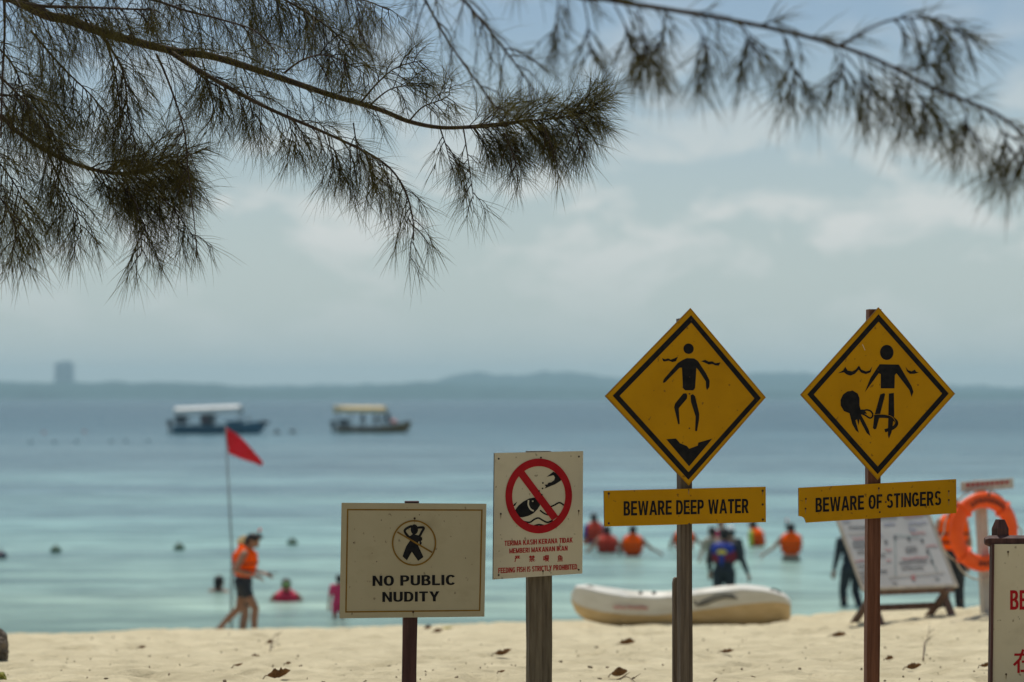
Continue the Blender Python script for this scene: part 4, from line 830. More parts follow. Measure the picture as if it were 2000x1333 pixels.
dup(b0, wpt(350, 1074, .03), 'dark green buoy afloat left of the flag pole'); dup(b0, wpt(571, 1064, .03), 'dark green buoy afloat right of the walker\'s head')
b1 = buoy_mesh('buoy', m_bd, .17); tag(b1, 'dark blue buoy cut off by the left edge', 'buoy'); b1.location = wpt(1, 1090, .03)
f0 = None
for i, px in enumerate((60, 106, 150, 217, 246, 290)):
    lab = 'small grey float of the far buoy line, ' + ('leftmost', 'second from left', 'third from left', 'fourth from left', 'fifth from left', 'rightmost nearest the blue boat')[i]
    if f0 is None: f0 = buoy_mesh('mooring_float', m_bgrey, .19); tag(f0, lab, 'buoy', 'far buoy line'); f0.location = wpt(px, 866, .05)
    else: dup(f0, wpt(px, 866-i*.6, .05), lab)
r0 = buoy_mesh('marker_float', m_bred, .2); tag(r0, 'small red float far out at the left, left one of two', 'buoy', 'far red floats'); r0.location = wpt(86, 847, .05)
dup(r0, wpt(165, 845, .05), 'small red float far out at the left, right one of two')
k0 = buoy_mesh('mooring_buoy', m_kd, .34); tag(k0, 'dark mooring buoy just ahead of the blue boat bow', 'buoy', 'mooring buoys'); k0.location = wpt(541, 847, .1)
dup(k0, wpt(572, 846, .1), 'dark mooring buoy farther from the blue boat bow')

# ------------------------------------------------------------------ tour boats
m_hb = M('blue_boat_paint', (.008, .095, .16), (.012, .12, .19), (1, 1, 3), rough=.4)
m_hy = M('yellow_brown_boat_paint', (.20, .115, .010), (.12, .07, .008), (1, 1, 4), rough=.5)
m_cw = M('white_canopy', (.78, .78, .74), (.66, .66, .62), (.8, .8, .8), rough=.6)
m_cy = M('cream_canopy', (.72, .55, .26), (.60, .44, .2), (.8, .8, .8), rough=.6)
m_in = M('boat_interior', (.05, .06, .07), (.10, .11, .12), (2, 2, 2), rough=.7)
m_wgun = M('white_gunwale', (.60, .58, .53), rough=.5)
m_eng = M('outboard_black', (.012, .013, .016), rough=.35)
def boat(label, pxs, pxb, pyw, hullm, canm, gunm, can, sheer, posts, extra_parts):
    """pxs..pxb: stern and bow columns; can: canopy columns and rows; sheer: rows of the gunwale at stern, mid, bow"""
    d = CAMZ*F/(pyw-HY); s = d/F; L = (pxb-pxs)*s; x0 = (pxs-1000)*s
    root = empty('tour_boat', (x0, d, 0), R(-4), label, 'boat')
    zr = lambda q: (pyw-q)*s
    X = lambda p: (p-pxs)*s
    rg = []; rgd = []; rgg = []
    for i in range(25):
        f = i/24; z = interp(f, [0, .5, .8, 1], [zr(a_) for a_ in sheer]); w = 1.25*interp(f, [0, .1, .5, .75, .9, .97, 1], [.78, .88, 1, .86, .5, .2, .02])
        kl = interp(f, [0, .8, .93, 1], [-.35, -.35, -.1, z*.55])
        x = L*f*(1.0)
        rg.append([(x, -w, z), (x, -w*.96, z*.45), (x, -w*.75, max(kl, -.02) if f > .93 else 0), (x, 0, kl), (x, w*.75, max(kl, -.02) if f > .93 else 0), (x, w*.96, z*.45), (x, w, z)])
        rgd.append([(x, -w*.96, z-.22), (x, w*.96, z-.22)])
        rgg.append([(x, -w*1.03, z+.05), (x, -w*1.03, z-.09), (x, -w*.93, z-.09), (x, -w*.93, z+.05)])
    bm = bmesh.new(); vr = loft(bm, rg, close=False); bm.faces.new(vr[0]); bmesh.ops.recalc_face_normals(bm, faces=bm.faces[:]); obj('hull', bm, hullm, root)
    bm = bmesh.new(); loft(bm, rgd, close=False); obj('deck', bm, m_in, root)
    bm = bmesh.new(); vr = loft(bm, rgg); bm.faces.new(vr[0]); bm.faces.new(vr[-1]); bmesh.ops.recalc_face_normals(bm, faces=bm.faces[:]); obj('gunwale', bm, gunm, root)
    bm = bmesh.new(); vr = loft(bm, [[(p[0], -p[1], p[2]) for p in r_] for r_ in rgg]); bm.faces.new(vr[0]); bm.faces.new(vr[-1]); bmesh.ops.recalc_face_normals(bm, faces=bm.faces[:]); obj('gunwale', bm, gunm, root)
    (c0, c1, ql, qr, th) = can; bm = bmesh.new(); rg = []
    for i in range(9):
        f = i/8; x = lerp(X(c0), X(c1), f); zt_ = lerp(zr(ql), zr(qr), f); h = th*s
        rg.append([(x, -1.25, zt_-h), (x, -1.22, zt_-h*.25), (x, -.7, zt_), (x, 0, zt_+.06), (x, .7, zt_), (x, 1.22, zt_-h*.25), (x, 1.25, zt_-h), (x, 1.18, zt_-h), (x, .7, zt_-h*.4), (x, -.7, zt_-h*.4), (x, -1.18, zt_-h)])
    vr = loft(bm, rg); bm.faces.new(vr[0][::-1]); bm.faces.new(vr[-1]); bmesh.ops.recalc_face_normals(bm, faces=bm.faces[:]); obj('canopy', bm, canm, root)
    for p in posts:
        for sy in (-1, 1):
            bm = bmesh.new(); tube(bm, [(X(p), sy*1.08, zr(sheer[1])-.1), (X(p), sy*1.15, lerp(zr(ql), zr(qr), (p-c0)/(c1-c0))-.1)], .045, 6); obj('canopy_post', bm, m_in, root)
    for p in np.linspace(c0+14, c1-14, 5):
        obj('bench', bbox((X(p), 0, zr(sheer[1])+.12), (.35, 1.9, .1), .02), m_in, root)
    # outboard engine
    en = empty('outboard_engine', (-.25, 0, 0)); en.parent = root
    obj('cowling', bbox((-.18, 0, zr(sheer[0])+.35), (.6, .55, .75), .12, None, 3), m_eng, en); obj('engine_leg', bbox((-.2, 0, .1), (.28, .2, 1.1), .04), m_eng, en)
    extra_parts(root, X, zr, s, d); return root
def blue_extra(root, X, zr, s, d):
    obj('side_panel', bbox((X(357), -.9, zr(820)), (24*s, .06, 17*s), .02), m_in, root)
    obj('helm_cabin', bbox((X(407), -.2, zr(820)), (24*s, 1.5, 22*s), .08), m_in, root)
    obj('helm_screen', bbox((X(404), -.97, zr(818)), (7*s, .04, 10*s), .01), M('red_brown_panel', (.16, .05, .05), rough=.5), root)
    obj('bow_locker', bbox((X(461), 0, zr(826)), (32*s, 1.5, 8*s), .05), m_hb, root)
    bm = bmesh.new(); tube(bm, catmull([(X(505), -.3, zr(828)), (X(520), -.2, zr(825)), (X(527), 0, zr(826))], 4), .16, 8); obj('bow_fender', bm, m_eng, root)
    bm = bmesh.new(); tube(bm, [(X(474), -.6, zr(806)), (X(478), -.6, zr(826))], .05, 6); obj('canopy_post', bm, m_in, root)
boat('blue hulled tour boat with long white canopy anchored offshore', 339, 520, 847.5, m_hb, m_cw, m_hb, (344, 473, 797, 792, 15), (833, 833, 828, 822), (346, 372, 396, 420, 470), blue_extra)
def yel_extra(root, X, zr, s, d):
    obj('windscreen_frame', bbox((X(760), 0, zr(817)), (6*s, 1.9, 22*s), .05, Euler((0, R(-14), 0))), m_in, root)
    obj('stern_locker', bbox((X(672), 0, zr(826)), (16*s, 1.6, 14*s), .06), m_in, root)
    bm = bmesh.new(); ell(bm, (X(770), 0, zr(824)), (.45, .5, .3)); obj('fender', bm, m_kp, root, True)
    obj('canopy_end', bbox((X(662), 0, zr(799)), (18*s, 2.3, 9*s), .05), M('grey_green_tarp', (.22, .25, .20), rough=.8), root)
boat('yellow brown tour boat with cream canopy and passengers anchored right of the blue boat', 658, 803, 845, m_hy, m_cy, m_wgun, (654, 754, 794, 795, 12), (834, 834, 829, 821), (658, 684, 709, 735, 752), yel_extra)
d2 = CAMZ*F/(845-HY); s2 = d2/F
for i, (px, tm, lab) in enumerate(((709, m_navy, 'passenger in dark clothes near the middle of the cream canopied boat'), (733, m_beige, 'passenger in beige under the cream canopy, left of the windscreen'), (745, m_navy, 'passenger in dark clothes right under the windscreen of the cream canopied boat'))):
    person(((px-1000)*s2, d2-.4, .45), 30*i, lab, 1.6, m_skinb, top=tm, sleeves=.9, bottom=m_navy, blen=1.5, voxel=.03, group='boat passengers', legs=[((-.02, -.36, -.08), (-.02, -.34, -.46)), ((.02, -.36, -.08), (.02, -.34, -.46))])
d1 = CAMZ*F/(847.5-HY); s1 = d1/F
person(((485-1000)*s1, d1-.2, .85), 90, 'crew member crouching on the bow of the blue boat', 1.2, m_skinb, top=m_navy, sleeves=.9, bottom=m_navy, blen=1.5, voxel=.03, group='boat passengers', lean=.1, legs=[((-.02, -.36, -.08), (-.02, -.20, -.46)), ((.02, -.36, -.08), (.02, -.2, -.46))])

# ------------------------------------------------------------------ things on the sand
m_leaf = M('dry_brown_leaf', (.10, .045, .015), (.26, .13, .045), (18, 18, 18), rough=.8)
m_leafy = M('yellow_leaf', (.50, .42, .05), (.35, .30, .05), (18, 18, 18), rough=.7)
m_rock = M('dark_coral_rock', (.05, .04, .032), (.22, .18, .14), (14, 14, 14), rough=.95, bump=.8)
m_twig = M('dry_twig', (.10, .065, .04), (.2, .14, .09), (30, 30, 30), rough=.9)
m_weed = M('green_weed', (.14, .15, .02), (.28, .26, .05), (14, 14, 14), rough=.8)
def leaf(px, py, wpx, label, seed, mat=m_leaf, curl=.9, up=.35):
    p = hit(px, py); s = p.y/F; Lh = wpx*s; rnd = random.Random(seed)
    root = empty('fallen_leaf', p+Vector((0, 0, .004)), rnd.uniform(-.6, .6), label, 'leaf')
    n, mcount = 12, 6; rows = []
    for i in range(n+1):
        f = i/n; w = Lh*.32*math.sin(math.pi*min(1, f*.94+.04))**.8*(1+.25*rnd.uniform(-1, 1)); row = []
        for j in range(mcount+1):
            g_ = (j/mcount-.5)*2
            row.append(((f-.5)*Lh, g_*w*math.cos(g_*curl*.6), .012+abs(g_)**1.5*w*curl*.8+up*Lh*(f-.35)**2*1.4+rnd.uniform(-.05, .05)*w))
        rows.append(row)
    bm = bmesh.new(); loft(bm, rows, close=False); o = obj('blade', bm, mat, root); md = o.modifiers.new('s', 'SOLIDIFY'); md.thickness = .0025
    bm = bmesh.new(); tube(bm, [(-Lh*.47, 0, .014+up*Lh*.16), (-Lh*.6, .01, .016+up*Lh*.14), (-Lh*.72, .0, .004)], .0035, 5); obj('stalk', bm, m_twig, root)
for i, a_ in enumerate(((1638, 1246, 30, 'curled brown dry leaf on sand left of the red brown post'), (1785, 1306, 30, 'upright curled brown dry leaf low on sand right of the red brown post'), (1737, 1289, 16, 'small tan leaf right beside the red brown post'),
        (983, 1290, 34, 'ragged brown dry leaf between maroon post and thick weathered post'), (1225, 1261, 30, 'dark brown dry leaf lying below the kayak\'s left half'), (1210, 1315, 32, 'brown dry leaf at the bottom right of the thick weathered post'),
        (1420, 1279, 26, 'dark shrivelled leaf right of the BEWARE DEEP WATER post'), (545, 1329, 44, 'reddish brown spiky leaf cut off by the bottom edge'), (497, 1286, 26, 'dark dry leaf on sand below the walker'), (466, 1308, 16, 'small dark leaf on the open sand at lower left'),
        (855, 1238, 20, 'dark brown leaf right of the maroon post near the water'), (836, 1232, 16, 'small dark leaf touching the yellow leaf beside the maroon post'), (278, 1272, 16, 'small dark brown leaf on the far left sand'), (1925, 1310, 20, 'brown leaf touching the frame of the right edge notice board'),
        (528, 1259, 14, 'small dark leaf below the walker\'s rear foot'), (980, 1318, 14, 'small brown leaf at the bottom edge beside the thick weathered post'), (563, 1303, 12, 'tiny brown leaf above the reddish spiky leaf'))):
    leaf(*a_, seed=i+3, curl=1.0+.5*(i % 3), up=.3+.25*(i % 2))
leaf(875, 1230, 24, 'bright yellow green leaf right of the maroon post', 77, m_leafy, .5, .2)
def twigthing(label, pts, r):
    q = [hit(*p[:2])+Vector((0, 0, p[2])) for p in pts]; bm = bmesh.new(); o0 = q[0].copy(); q = [v_-o0 for v_ in q]
    c_ = catmull(q, 5); tube(bm, c_, [lerp(r, r*.4, i/(len(c_)-1)) for i in range(len(c_))], 6)
    root = empty('twig', o0, 0, label, 'twig'); obj('stem', bm, m_twig, root, True)
    for i in (len(c_)//2, len(c_)*3//4):
        bm = bmesh.new(); tube(bm, [c_[i], c_[i]+Vector((.03, .01, .02)), c_[i]+Vector((.055, .01, .035))], [r*.6, r*.5, r*.2], 5); obj('side_shoot', bm, m_twig, root, True)
twigthing('thin dry sprig lying up the sand right of the red brown post', [(1803, 1292, .01), (1806, 1268, .02), (1812, 1248, .05), (1816, 1238, .10)], .006)
twigthing('thin arched twig at the bottom edge right of the thick post', [(1165, 1331, .005), (1195, 1324, .03), (1225, 1325, .03), (1245, 1331, .005)], .005)
twigthing('small bent dry twig on the sand below the walker', [(527, 1272, .0), (531, 1262, .03), (540, 1252, .07), (543, 1262, .05)], .005)
def lump(name, label, cat, px, py, r, mat, seed, sub=3):
    p = hit(px, py); bm = bmesh.new(); bmesh.ops.create_icosphere(bm, subdivisions=sub, radius=1)
    for v_ in bm.verts:
        n_ = 1+.35*noise.fractal(v_.co*1.6+Vector((seed, 0, 0)), 1, 2, 4); v_.co = Vector((v_.co.x*r[0], v_.co.y*r[1], v_.co.z*r[2]))*n_
    o = obj(name, bm, mat, None, False, p+Vector((0, 0, r[2]*.7))); return tag(o, label, cat)
lump('rock', 'rough dark rock on the sand cut off by the left edge', 'rock', -6, 1298, (.085, .08, .115), m_rock, 3.1, 4)
lump('weed_clump', 'yellow green weed clump in the lower left corner', 'plant', -2, 1330, (.045, .04, .03), m_weed, 6.1)
# fine debris nobody could count
bm = bmesh.new(); rnd = random.Random(5)
for i in range(320):
    py = 1225+115*rnd.random()**.8; px = rnd.uniform(-40, 2040); p = hit(px, py)
    if p.y > crest_y(p.x)-.3: continue
    L_ = rnd.uniform(.005, .022)*rnd.choice((.6, 1, 1, 1.6)); a_ = rnd.uniform(0, math.pi)
    boxm(bm, p+Vector((0, 0, .006)), (L_, L_*rnd.uniform(.2, .6), rnd.uniform(.004, .014)), Euler((rnd.uniform(-.5, .5), rnd.uniform(-.5, .5), a_)))
tag(obj('beach_debris', bm, m_twig), 'small dark bits of twigs and shells scattered over the sand', 'debris', kind='stuff')

# ------------------------------------------------------------------ casuarina tree
m_bark = M('casuarina_bark', (.030, .021, .015), (.085, .06, .042), (30, 30, 30), rough=.9, bump=.6)
m_needle = M('casuarina_needles', (.055, .050, .016), (.15, .13, .04), (3, 3, 3), rough=.75, spec=.05, lo=.35, hi=.65)
m_needlet = M('casuarina_twigs', (.028, .018, .014), (.05, .035, .025), (9, 9, 9), rough=.8)
# let some light through the thin needles
for m_ in (m_needle,):
    t = m_.node_tree; b = t.nodes['Principled BSDF']; ts = N(t, 'ShaderNodeBsdfTranslucent'); ts.inputs[0].default_value = (.32, .29, .08, 1)
    mx = N(t, 'ShaderNodeMixShader'); mx.inputs[0].default_value = .3; t.links.new(b.outputs[0], mx.inputs[1]); t.links.new(ts.outputs[0], mx.inputs[2]); t.links.new(mx.outputs[0], t.nodes['Material Output'].inputs[0])
TB = Vector((-5.4, 11.4, 2.4))
tree = empty('casuarina_tree', TB, 0, 'casuarina tree with drooping needle branches hanging across the top', 'tree')
bm = bmesh.new()
tp = catmull([(0, 0, -.3), (.05, .05, 2), (.15, -.05, 4.5), (.1, .1, 7), (.3, .1, 10), (.35, .2, 13)], 5)
tube(bm, tp, [lerp(.24, .05, (i/(len(tp)-1))**.8) for i in range(len(tp))], 14); obj('trunk', bm, m_bark, tree, True)
class Needles:
    def __init__(s): s.b = []; s.d = []; s.l = []; s.r = []
    def add(s, p, d, l, r): s.b.append(p); s.d.append(d); s.l.append(l); s.r.append(r)
    def build(s, name, parent, droop=.22):
        n = len(s.b)
        if n == 0: return
        B = np.array(s.b); D = np.array(s.d); Lh = np.array(s.l)[:, None]; Rr = np.array(s.r)[:, None]
        D /= np.linalg.norm(D, axis=1)[:, None]
        g = np.array([0, 0, -1.0])
        mid = B+D*Lh*.52+g*Lh*droop*.12; D2 = D+g*droop; D2 /= np.linalg.norm(D2, axis=1)[:, None]; tip = mid+D2*Lh*.5
        u = np.cross(D, rng.normal(size=(n, 3))); u /= np.linalg.norm(u, axis=1)[:, None]+1e-9; v = np.cross(D, u)
        V = np.empty((n, 7, 3))
        for k in range(3):
            a = 2*math.pi*k/3; o = u*math.cos(a)+v*math.sin(a); V[:, k] = B+o*Rr; V[:, 3+k] = mid+o*Rr*.85
        V[:, 6] = tip
        base = np.array([[0, 1, 4, 3], [1, 2, 5, 4], [2, 0, 3, 5]]); tri = np.array([[3, 4, 6], [4, 5, 6], [5, 3, 6]])
        off = (np.arange(n)*7)[:, None, None]
        q = (base[None]+off).reshape(-1); t_ = (tri[None]+off).reshape(-1)
        me = bpy.data.meshes.new(name); me.vertices.add(n*7); me.vertices.foreach_set('co', V.ravel())
        nl = len(q)+len(t_); me.loops.add(nl); me.loops.foreach_set('vertex_index', np.concatenate([q, t_]).astype(np.int32))
        nq, ntt = n*3, n*3; me.polygons.add(nq+ntt)
        st = np.concatenate([np.arange(nq)*4, nq*4+np.arange(ntt)*3]).astype(np.int32); me.polygons.foreach_set('loop_start', st)
        me.update(calc_edges=True); me.validate()
        o = link(name, me, m_needle, parent, True); o['kind'] = 'stuff'; return o
GRAV = Vector((0, 0, -1))
def rv(): return Vector((random.gauss(0, 1), random.gauss(0, 1), random.gauss(0, 1)))
NDM, NLM = 1.0, 1.45
def twig(bm, nd, p, d, L, droop=.6, nl=.17, dens=110, r0=.0035, spread=.75, start=.2, sub=0, nr=.00105):
    """a drooping twig with needles fanning forward along it; bm gets the wood, nd the needles"""
    n = 6; pts = [p]; dd = d.normalized(); st = L/n
    for i in range(n):
        dd = (dd+GRAV*droop/n*1.5+rv()*.05).normalized(); pts.append(pts[-1]+dd*st)
    tube(bm, pts, [lerp(r0, r0*.35, i/n) for i in range(n+1)], 4, False)
    N_ = max(6, int(L*dens*NDM))
    for i in range(N_):
        f = start+(1-start)*random.random()**.8; k = min(n-1, int(f*n)); a = f*n-k
        q = pts[k].lerp(pts[k+1], a); ax = (pts[k+1]-pts[k]).normalized()
        o = rv(); o = (o-ax*o.dot(ax)).normalized(); sp = spread*random.uniform(.35, 1.75)*(1.1-.45*f)
        l = nl*NLM*random.uniform(.5, 1.2)*(1-.25*f)
        nd.add(tuple(q), tuple(ax+o*sp), l, nr*random.uniform(.8, 1.2))
    if sub:
        for i in range(sub):
            f = random.uniform(.25, .85); k = min(n-1, int(f*n)); q = pts[k]; ax = (pts[k+1]-pts[k]).normalized(); o = rv(); o = (o-ax*o.dot(ax)).normalized()
            twig(bm, nd, q, ax*.6+o*.9, L*random.uniform(.35, .6), droop, nl, dens, r0*.7, spread, .1, 0, nr)
BR = []
def branch(ctrl, r0, r1, nt, tl, nl=.17, up=.3, dens=110, droop=.7, sub=1, f0=0.0, f1=1.0, nr=.00105, jit=.25, tipdense=0, down=.0, k=6, spread=.75, tr=.0035, bias=0.0):
    """ctrl: (px, py, distance) along the bough, or world points"""
    pts = [P(*c_) if not isinstance(c_, Vector) else c_ for c_ in ctrl]
    q = [p-TB for p in catmull(pts, k)]; n = len(q); seg = [(q[i+1]-q[i]).length for i in range(n-1)]; cum = np.concatenate([[0], np.cumsum(seg)]); T = cum[-1]
    bw = bmesh.new(); tube(bw, q, [lerp(r0, r1, (cum[i]/T)**.8) for i in range(n)], 8)
    bt = bmesh.new(); nd = Needles(); nt = int(nt*1.12)
    for i in range(nt):
        f = f0+(f1-f0)*((i+random.random())/nt)
        if tipdense: f = f0+(f1-f0)*(1-(1-(f-f0)/(f1-f0))**(1+tipdense))
        s_ = f*T; j = min(n-2, int(np.searchsorted(cum, s_))-1 if s_ > 0 else 0); j = max(0, j); a = (s_-cum[j])/max(seg[j], 1e-6)
        p = q[j].lerp(q[j+1], a); ax = (q[j+1]-q[j]).normalized(); o = rv(); o.z += up*(1 if random.random() < .5 else -1)*1.0-down; o.y *= .75; o = (o-ax*o.dot(ax)).normalized()
        twig(bt, nd, p, ax*random.uniform(.5, 1.1)+o, random.uniform(*tl)*(1-.35*max(0, f-.7)/.3), droop, nl, dens, tr, spread, .15, sub, nr)
    b_ = obj('branch', bw, m_bark, tree, True)
    obj('twigs', bt, m_needlet, b_)['kind'] = 'stuff'; nd.build('needles', b_); BR.append(b_); return b_
W = lambda x, y, z: Vector((x, y, z))
# A: the long bough across the upper left, ending in a brushy plume
branch([W(-5.2, 11.45, 7.6), W(-3.6, 11.6, 6.6), (30, 0, 11.9), (130, 38, 12), (215, 68, 12.05), (330, 98, 12.1), (420, 112, 12.15), (540, 150, 12.2), (640, 184, 12.25), (740, 214, 12.3), (800, 238, 12.35), (870, 250, 12.4), (960, 244, 12.4), (1040, 234, 12.4)], .055, .007, 42, (.14, .34), .15, .5, 80, .65, 1, .45, .86)
branch([(900, 250, 12.4), (960, 247, 12.4), (1040, 236, 12.45), (1110, 228, 12.45), (1165, 215, 12.4)], .008, .003, 96, (.10, .26), .15, 1.0, 130, .4, 1, .05, 1.0, spread=1.1)
# A2: thinner bough leaving A downwards
branch([(330, 100, 12.1), (400, 145, 12.0), (520, 210, 12.0), (640, 262, 12.05), (740, 312, 12.1), (785, 360, 12.1), (805, 420, 12.1), (808, 470, 12.1)], .014, .003, 44, (.14, .30), .16, .1, 85, .8, 1, .12, 1, down=.55)
# clump near the join of A and A2, and the red brown fan
branch([(345, 100, 12.1), (395, 150, 12.05), (440, 178, 12.0)], .008, .003, 14, (.10, .2), .15, .2, 90, .6, 1, .3, 1)
# up-curving side boughs on A
branch([(705, 200, 12.3), (740, 160, 12.2), (775, 132, 12.2), (825, 118, 12.2)], .006, .002, 13, (.10, .2), .15, .4, 100, .5, 1, .35, 1)
branch([(720, 208, 12.3), (760, 176, 12.3), (800, 168, 12.3), (835, 172, 12.3)], .005, .002, 10, (.08, .18), .14, .4, 100, .6, 1, .4, 1)
branch([(800, 236, 12.3), (825, 210, 12.3), (860, 196, 12.3), (880, 185, 12.3)], .005, .002, 9, (.08, .18), .14, .4, 100, .6, 1, .4, 1)
branch([(555, 143, 12.2), (590, 118, 12.1), (635, 108, 12.1), (690, 130, 12.1), (720, 150, 12.1)], .006, .002, 14, (.12, .24), .16, .3, 90, .7, 1, .3, 1)
# boughs over the top edge at the upper left
branch([W(-3.4, 11.2, 6.9), (180, -60, 11.6), (330, 10, 11.6), (430, 38, 11.7), (500, 62, 11.7), (545, 110, 11.7)], .02, .003, 46, (.14, .34), .17, .3, 95, .8, 1, .25, 1, down=.3)
branch([(440, -70, 12.6), (520, -20, 12.5), (600, 25, 12.5), (660, 70, 12.4), (690, 110, 12.4)], .010, .003, 34, (.14, .30), .17, .3, 95, .8, 1, .1, 1, down=.4)
branch([(250, -90, 12.8), (360, -30, 12.8), (500, -10, 12.8), (680, -5, 12.7), (760, 20, 12.6)], .012, .003, 52, (.14, .30), .17, .2, 95, .8, 1, .05, 1, down=.6)
branch([(-60, -20, 11.2), (60, 10, 11.2), (180, 15, 11.3), (300, 20, 11.3)], .012, .004, 34, (.16, .34), .17, .3, 90, .8, 1, .05, 1, down=.4)
# B: the lower left bough with its dense clump
branch([W(-5.2, 11.45, 6.2), W(-3.4, 12.0, 5.7), (-30, 215, 12.2), (30, 255, 12.25), (90, 295, 12.3), (170, 328, 12.3), (240, 340, 12.35), (310, 330, 12.4)], .04, .007, 26, (.14, .32), .17, .4, 90, .7, 1, .55, .85)
branch([(170, 330, 12.3), (240, 338, 12.35), (310, 322, 12.4), (360, 318, 12.45)], .008, .003, 76, (.12, .32), .16, .8, 120, .6, 1, .0, 1.0, down=.1, spread=1.1)
branch([(200, 335, 12.3), (255, 380, 12.25), (275, 440, 12.2), (275, 500, 12.2)], .005, .002, 18, (.10, .24), .17, .1, 100, .8, 1, .15, 1, down=.4)
branch([(260, 340, 12.3), (330, 400, 12.3), (365, 445, 12.3), (385, 470, 12.3)], .005, .002, 16, (.10, .22), .16, .1, 100, .8, 1, .1, 1, down=.3)
# hanging foliage at the left edge
for (a0, c1, c2, c3, n_) in (((0, 150), (50, 200), (100, 260), (120, 330), 26), ((-60, 260), (0, 320), (40, 380), (60, 440), 26), ((60, 60), (120, 130), (190, 200), (230, 270), 30), ((-50, 330), (10, 400), (30, 450), (25, 490), 22), ((90, 290), (120, 360), (150, 420), (160, 455), 22), ((-40, 60), (20, 120), (50, 190), (60, 250), 24), ((200, 70), (240, 140), (250, 220), (265, 290), 24), ((-70, 160), (-10, 185), (60, 190), (150, 215), 24)):
    dd_ = random.uniform(11.6, 12.7)
    branch([(*a0, dd_), (*c1, dd_), (*c2, dd_+.05), (*c3, dd_+.1)], .007, .002, n_, (.12, .28), .17, .2, 90, .8, 1, .05, 1, down=.3)
# bare hanging twigs
branch([(305, 105, 11.9), (325, 150, 11.9), (350, 220, 11.9), (362, 270, 11.9), (368, 340, 11.9), (378, 420, 11.9), (385, 500, 11.9)], .006, .002, 10, (.10, .18), .15, .2, 70, .6, 0, .2, .62, bias=.2)
branch([(205, 75, 11.9), (222, 130, 11.9), (232, 190, 11.9), (236, 250, 11.9)], .006, .003, 9, (.10, .2), .16, .2, 70, .7, 0, .2, 1)
branch([(8, -40, 11.7), (9, 60, 11.7), (4, 170, 11.7), (2, 270, 11.7)], .007, .004, 10, (.10, .2), .16, .2, 70, .7, 0, .2, 1)
# under the plume and along A: hanging tassels
for (x0, y0, x1, y1) in ((905, 250, 925, 390), (985, 260, 1010, 330), (1060, 245, 1085, 310), (1120, 240, 1135, 290), (860, 252, 880, 320), (560, 215, 575, 290), (640, 265, 655, 340), (715, 305, 735, 380), (690, 240, 700, 320), (470, 150, 500, 240), (395, 118, 420, 220)):
    branch([(x0, y0, 12.3), ((x0+x1)/2, (y0+y1)/2-4, 12.3), (x1, y1, 12.3)], .004, .0018, 8, (.08, .2), .16, .1, 95, .8, 1, .2, 1, down=.3)
# C: softer boughs nearer the camera, top centre
branch([W(-1.2, 9.2, 6.6), (780, -90, 9.3), (830, 0, 9.3), (878, 85, 9.3), (935, 165, 9.3), (975, 218, 9.3)], .010, .003, 24, (.10, .22), .14, .2, 60, .6, 0, .35, 1)
branch([(850, -60, 8.9), (905, 0, 8.8), (958, 62, 8.8), (1010, 130, 8.8), (1050, 185, 8.8)], .007, .003, 20, (.10, .22), .14, .2, 60, .7, 0, .1, 1)
branch([(640, -120, 9.0), (690, -40, 9.0), (700, 40, 9.0), (705, 90, 9.0)], .005, .002, 12, (.10, .22), .15, .2, 60, .8, 0, .1, 1)
# D: the blurred bough across the upper right
branch([W(-5.1, 11.4, 9.4), W(-3.0, 9.8, 8.0), W(-1.2, 8.4, 6.5), W(-.35, 7.8, 5.68), (1080, -30, 7.55), (1190, 0, 7.5), (1300, 18, 7.5), (1430, 40, 7.45), (1560, 68, 7.45), (1680, 104, 7.4), (1760, 140, 7.4), (1830, 176, 7.35), (1900, 202, 7.3), (1960, 232, 7.3), (2030, 290, 7.3)], .03, .005, 84, (.05, .13), .10, .6, 110, .6, 0, .60, 1, nr=.0015)
branch([(1640, 92, 7.4), (1700, 55, 7.4), (1760, 36, 7.4), (1830, 42, 7.4), (1890, 80, 7.4)], .005, .002, 18, (.07, .18), .11, .2, 85, .9, 0, .4, 1, down=.5, nr=.0016)
for (x0, y0, x1, y1, n_) in ((1140, 0, 1150, 110, 7), (1200, 10, 1230, 95, 8), (1240, 20, 1260, 110, 7), (1300, 25, 1285, 100, 7), (1350, 35, 1385, 110, 9), (1445, 48, 1470, 95, 9), (1535, 75, 1552, 165, 9), (1640, 100, 1645, 150, 9), (1650, 105, 1700, 190, 10), (1700, 120, 1770, 205, 11), (1740, 140, 1830, 235, 11), (1880, 200, 1890, 260, 9), (1930, 220, 1975, 300, 11), (1985, 250, 2000, 320, 9), (1770, 140, 1840, 130, 8), (1090, -10, 1080, 75, 7)):
    d_ = random.uniform(7.2, 7.6)
    branch([(x0, y0, d_), ((x0+x1)/2+4, (y0+y1)/2-6, d_), (x1, y1, d_)], .003, .0018, max(4, int(n_*1.0)), (.05, .17), .125, .1, 78, .7, 0, .45, 1, down=.3, spread=.75, nr=.0016)
# the rest of the crown, above and behind the picture: boughs turned about the trunk
k_ = 0
big = [b_ for b_ in BR if max((Vector(c_)).length for c_ in b_.bound_box) > 2.2][:12]
for rz_, dz_, sc_ in ((-58, 2.4, 1.0), (60, 3.2, 1.0), (150, 1.2, 1.1), (200, 1.6, 1), (250, 1.0, 1.1), (105, 2.0, 1.0), (-80, 2.8, 1.05)):
    for b_ in big:
        c_ = b_.copy(); COL.objects.link(c_); c_.rotation_euler = (0, 0, R(rz_+random.uniform(-5, 5))); c_.location = (0, 0, dz_+random.uniform(-.2, .4)); c_.scale = (sc_,)*3
        for ch in b_.children:
            g_ = ch.copy(); COL.objects.link(g_); g_.parent = c_

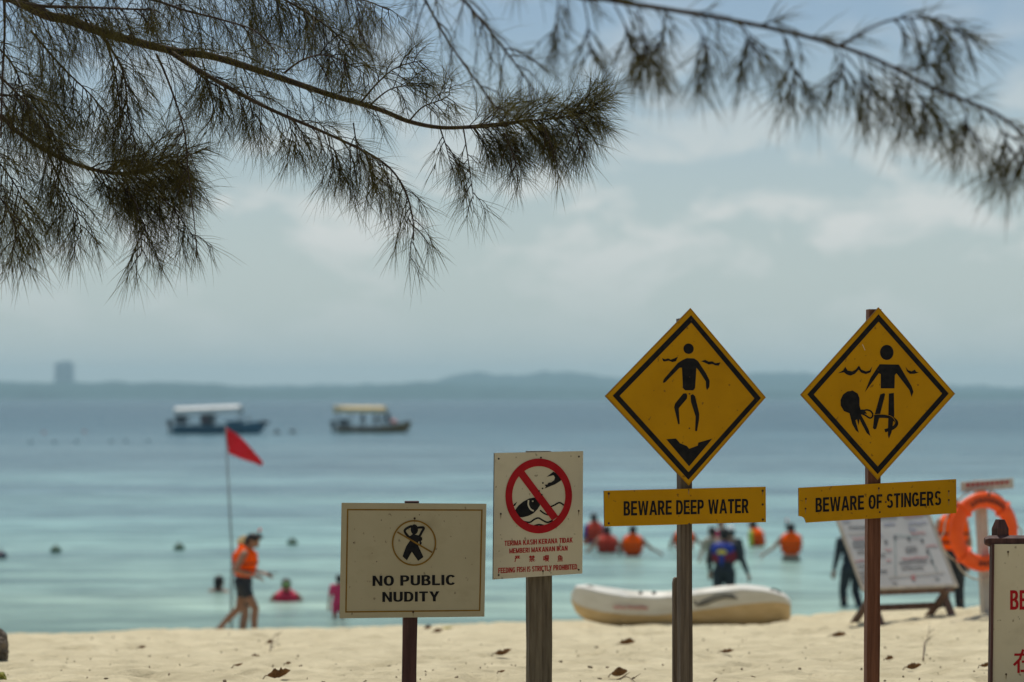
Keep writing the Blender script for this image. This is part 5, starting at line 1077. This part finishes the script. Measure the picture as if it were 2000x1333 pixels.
# unseen foliage added behind the camera to darken the sign fronts
m_shade_foliage = M('broad_leaves', (.03, .05, .015), (.07, .10, .03), (2, 2, 2), rough=.6)
n = 26000; cen = []
for (cx, cy, cz_, rx, rz2) in ((-7, -5, 8, 5, 3.6), (1, -4, 9, 5.5, 3.4), (8, -3, 8.5, 5, 3.6), (14, -1, 8, 5, 4), (-14, -4, 8, 5.5, 4), (-3, -10, 8, 6, 5), (6, -11, 8, 6, 5), (16, -9, 7, 6, 5), (-13, -11, 7, 6, 5), (3, 1.5, 9.5, 4, 2.2), (0, -13, 4.5, 14, 2.2)):
    m2 = int(n*rx*rx/330); v_ = rng.normal(size=(m2, 3)); v_ /= np.linalg.norm(v_, axis=1)[:, None]; v_ *= rng.uniform(.45, 1, (m2, 1))**.5*np.array([rx, rx*.8 if rx < 10 else 2, rz2]); cen.append(v_+np.array([cx, cy, cz_]))
cen = np.concatenate(cen); n = len(cen); u = rng.normal(size=(n, 3)); u /= np.linalg.norm(u, axis=1)[:, None]; w_ = np.cross(u, rng.normal(size=(n, 3))); w_ /= np.linalg.norm(w_, axis=1)[:, None]
L_ = rng.uniform(.14, .26, (n, 1)); V_ = np.stack([cen-u*L_, cen+w_*L_*.5, cen+u*L_, cen-w_*L_*.5], 1).reshape(-1, 3)
me = bpy.data.meshes.new('unseen_shade_foliage'); me.from_pydata(V_.tolist(), [], [(4*i, 4*i+1, 4*i+2, 4*i+3) for i in range(n)])
tag(link('unseen_shade_foliage', me, m_shade_foliage), kind='stuff')

# ------------------------------------------------------------------ air
mh = bpy.data.materials.new('haze'); mh.use_nodes = True; t = mh.node_tree; t.nodes.clear()
o_ = N(t, 'ShaderNodeOutputMaterial'); pv = N(t, 'ShaderNodeVolumePrincipled'); pv.inputs['Color'].default_value = (.62, .90, 1.0, 1); pv.inputs['Density'].default_value = .00022; pv.inputs['Anisotropy'].default_value = 0.0
t.links.new(pv.outputs[0], o_.inputs['Volume'])
bm = bmesh.new(); boxm(bm, (0, 3550, 44), (18600, 7500, 96)); tag(obj('haze', bm, mh), kind='stuff')
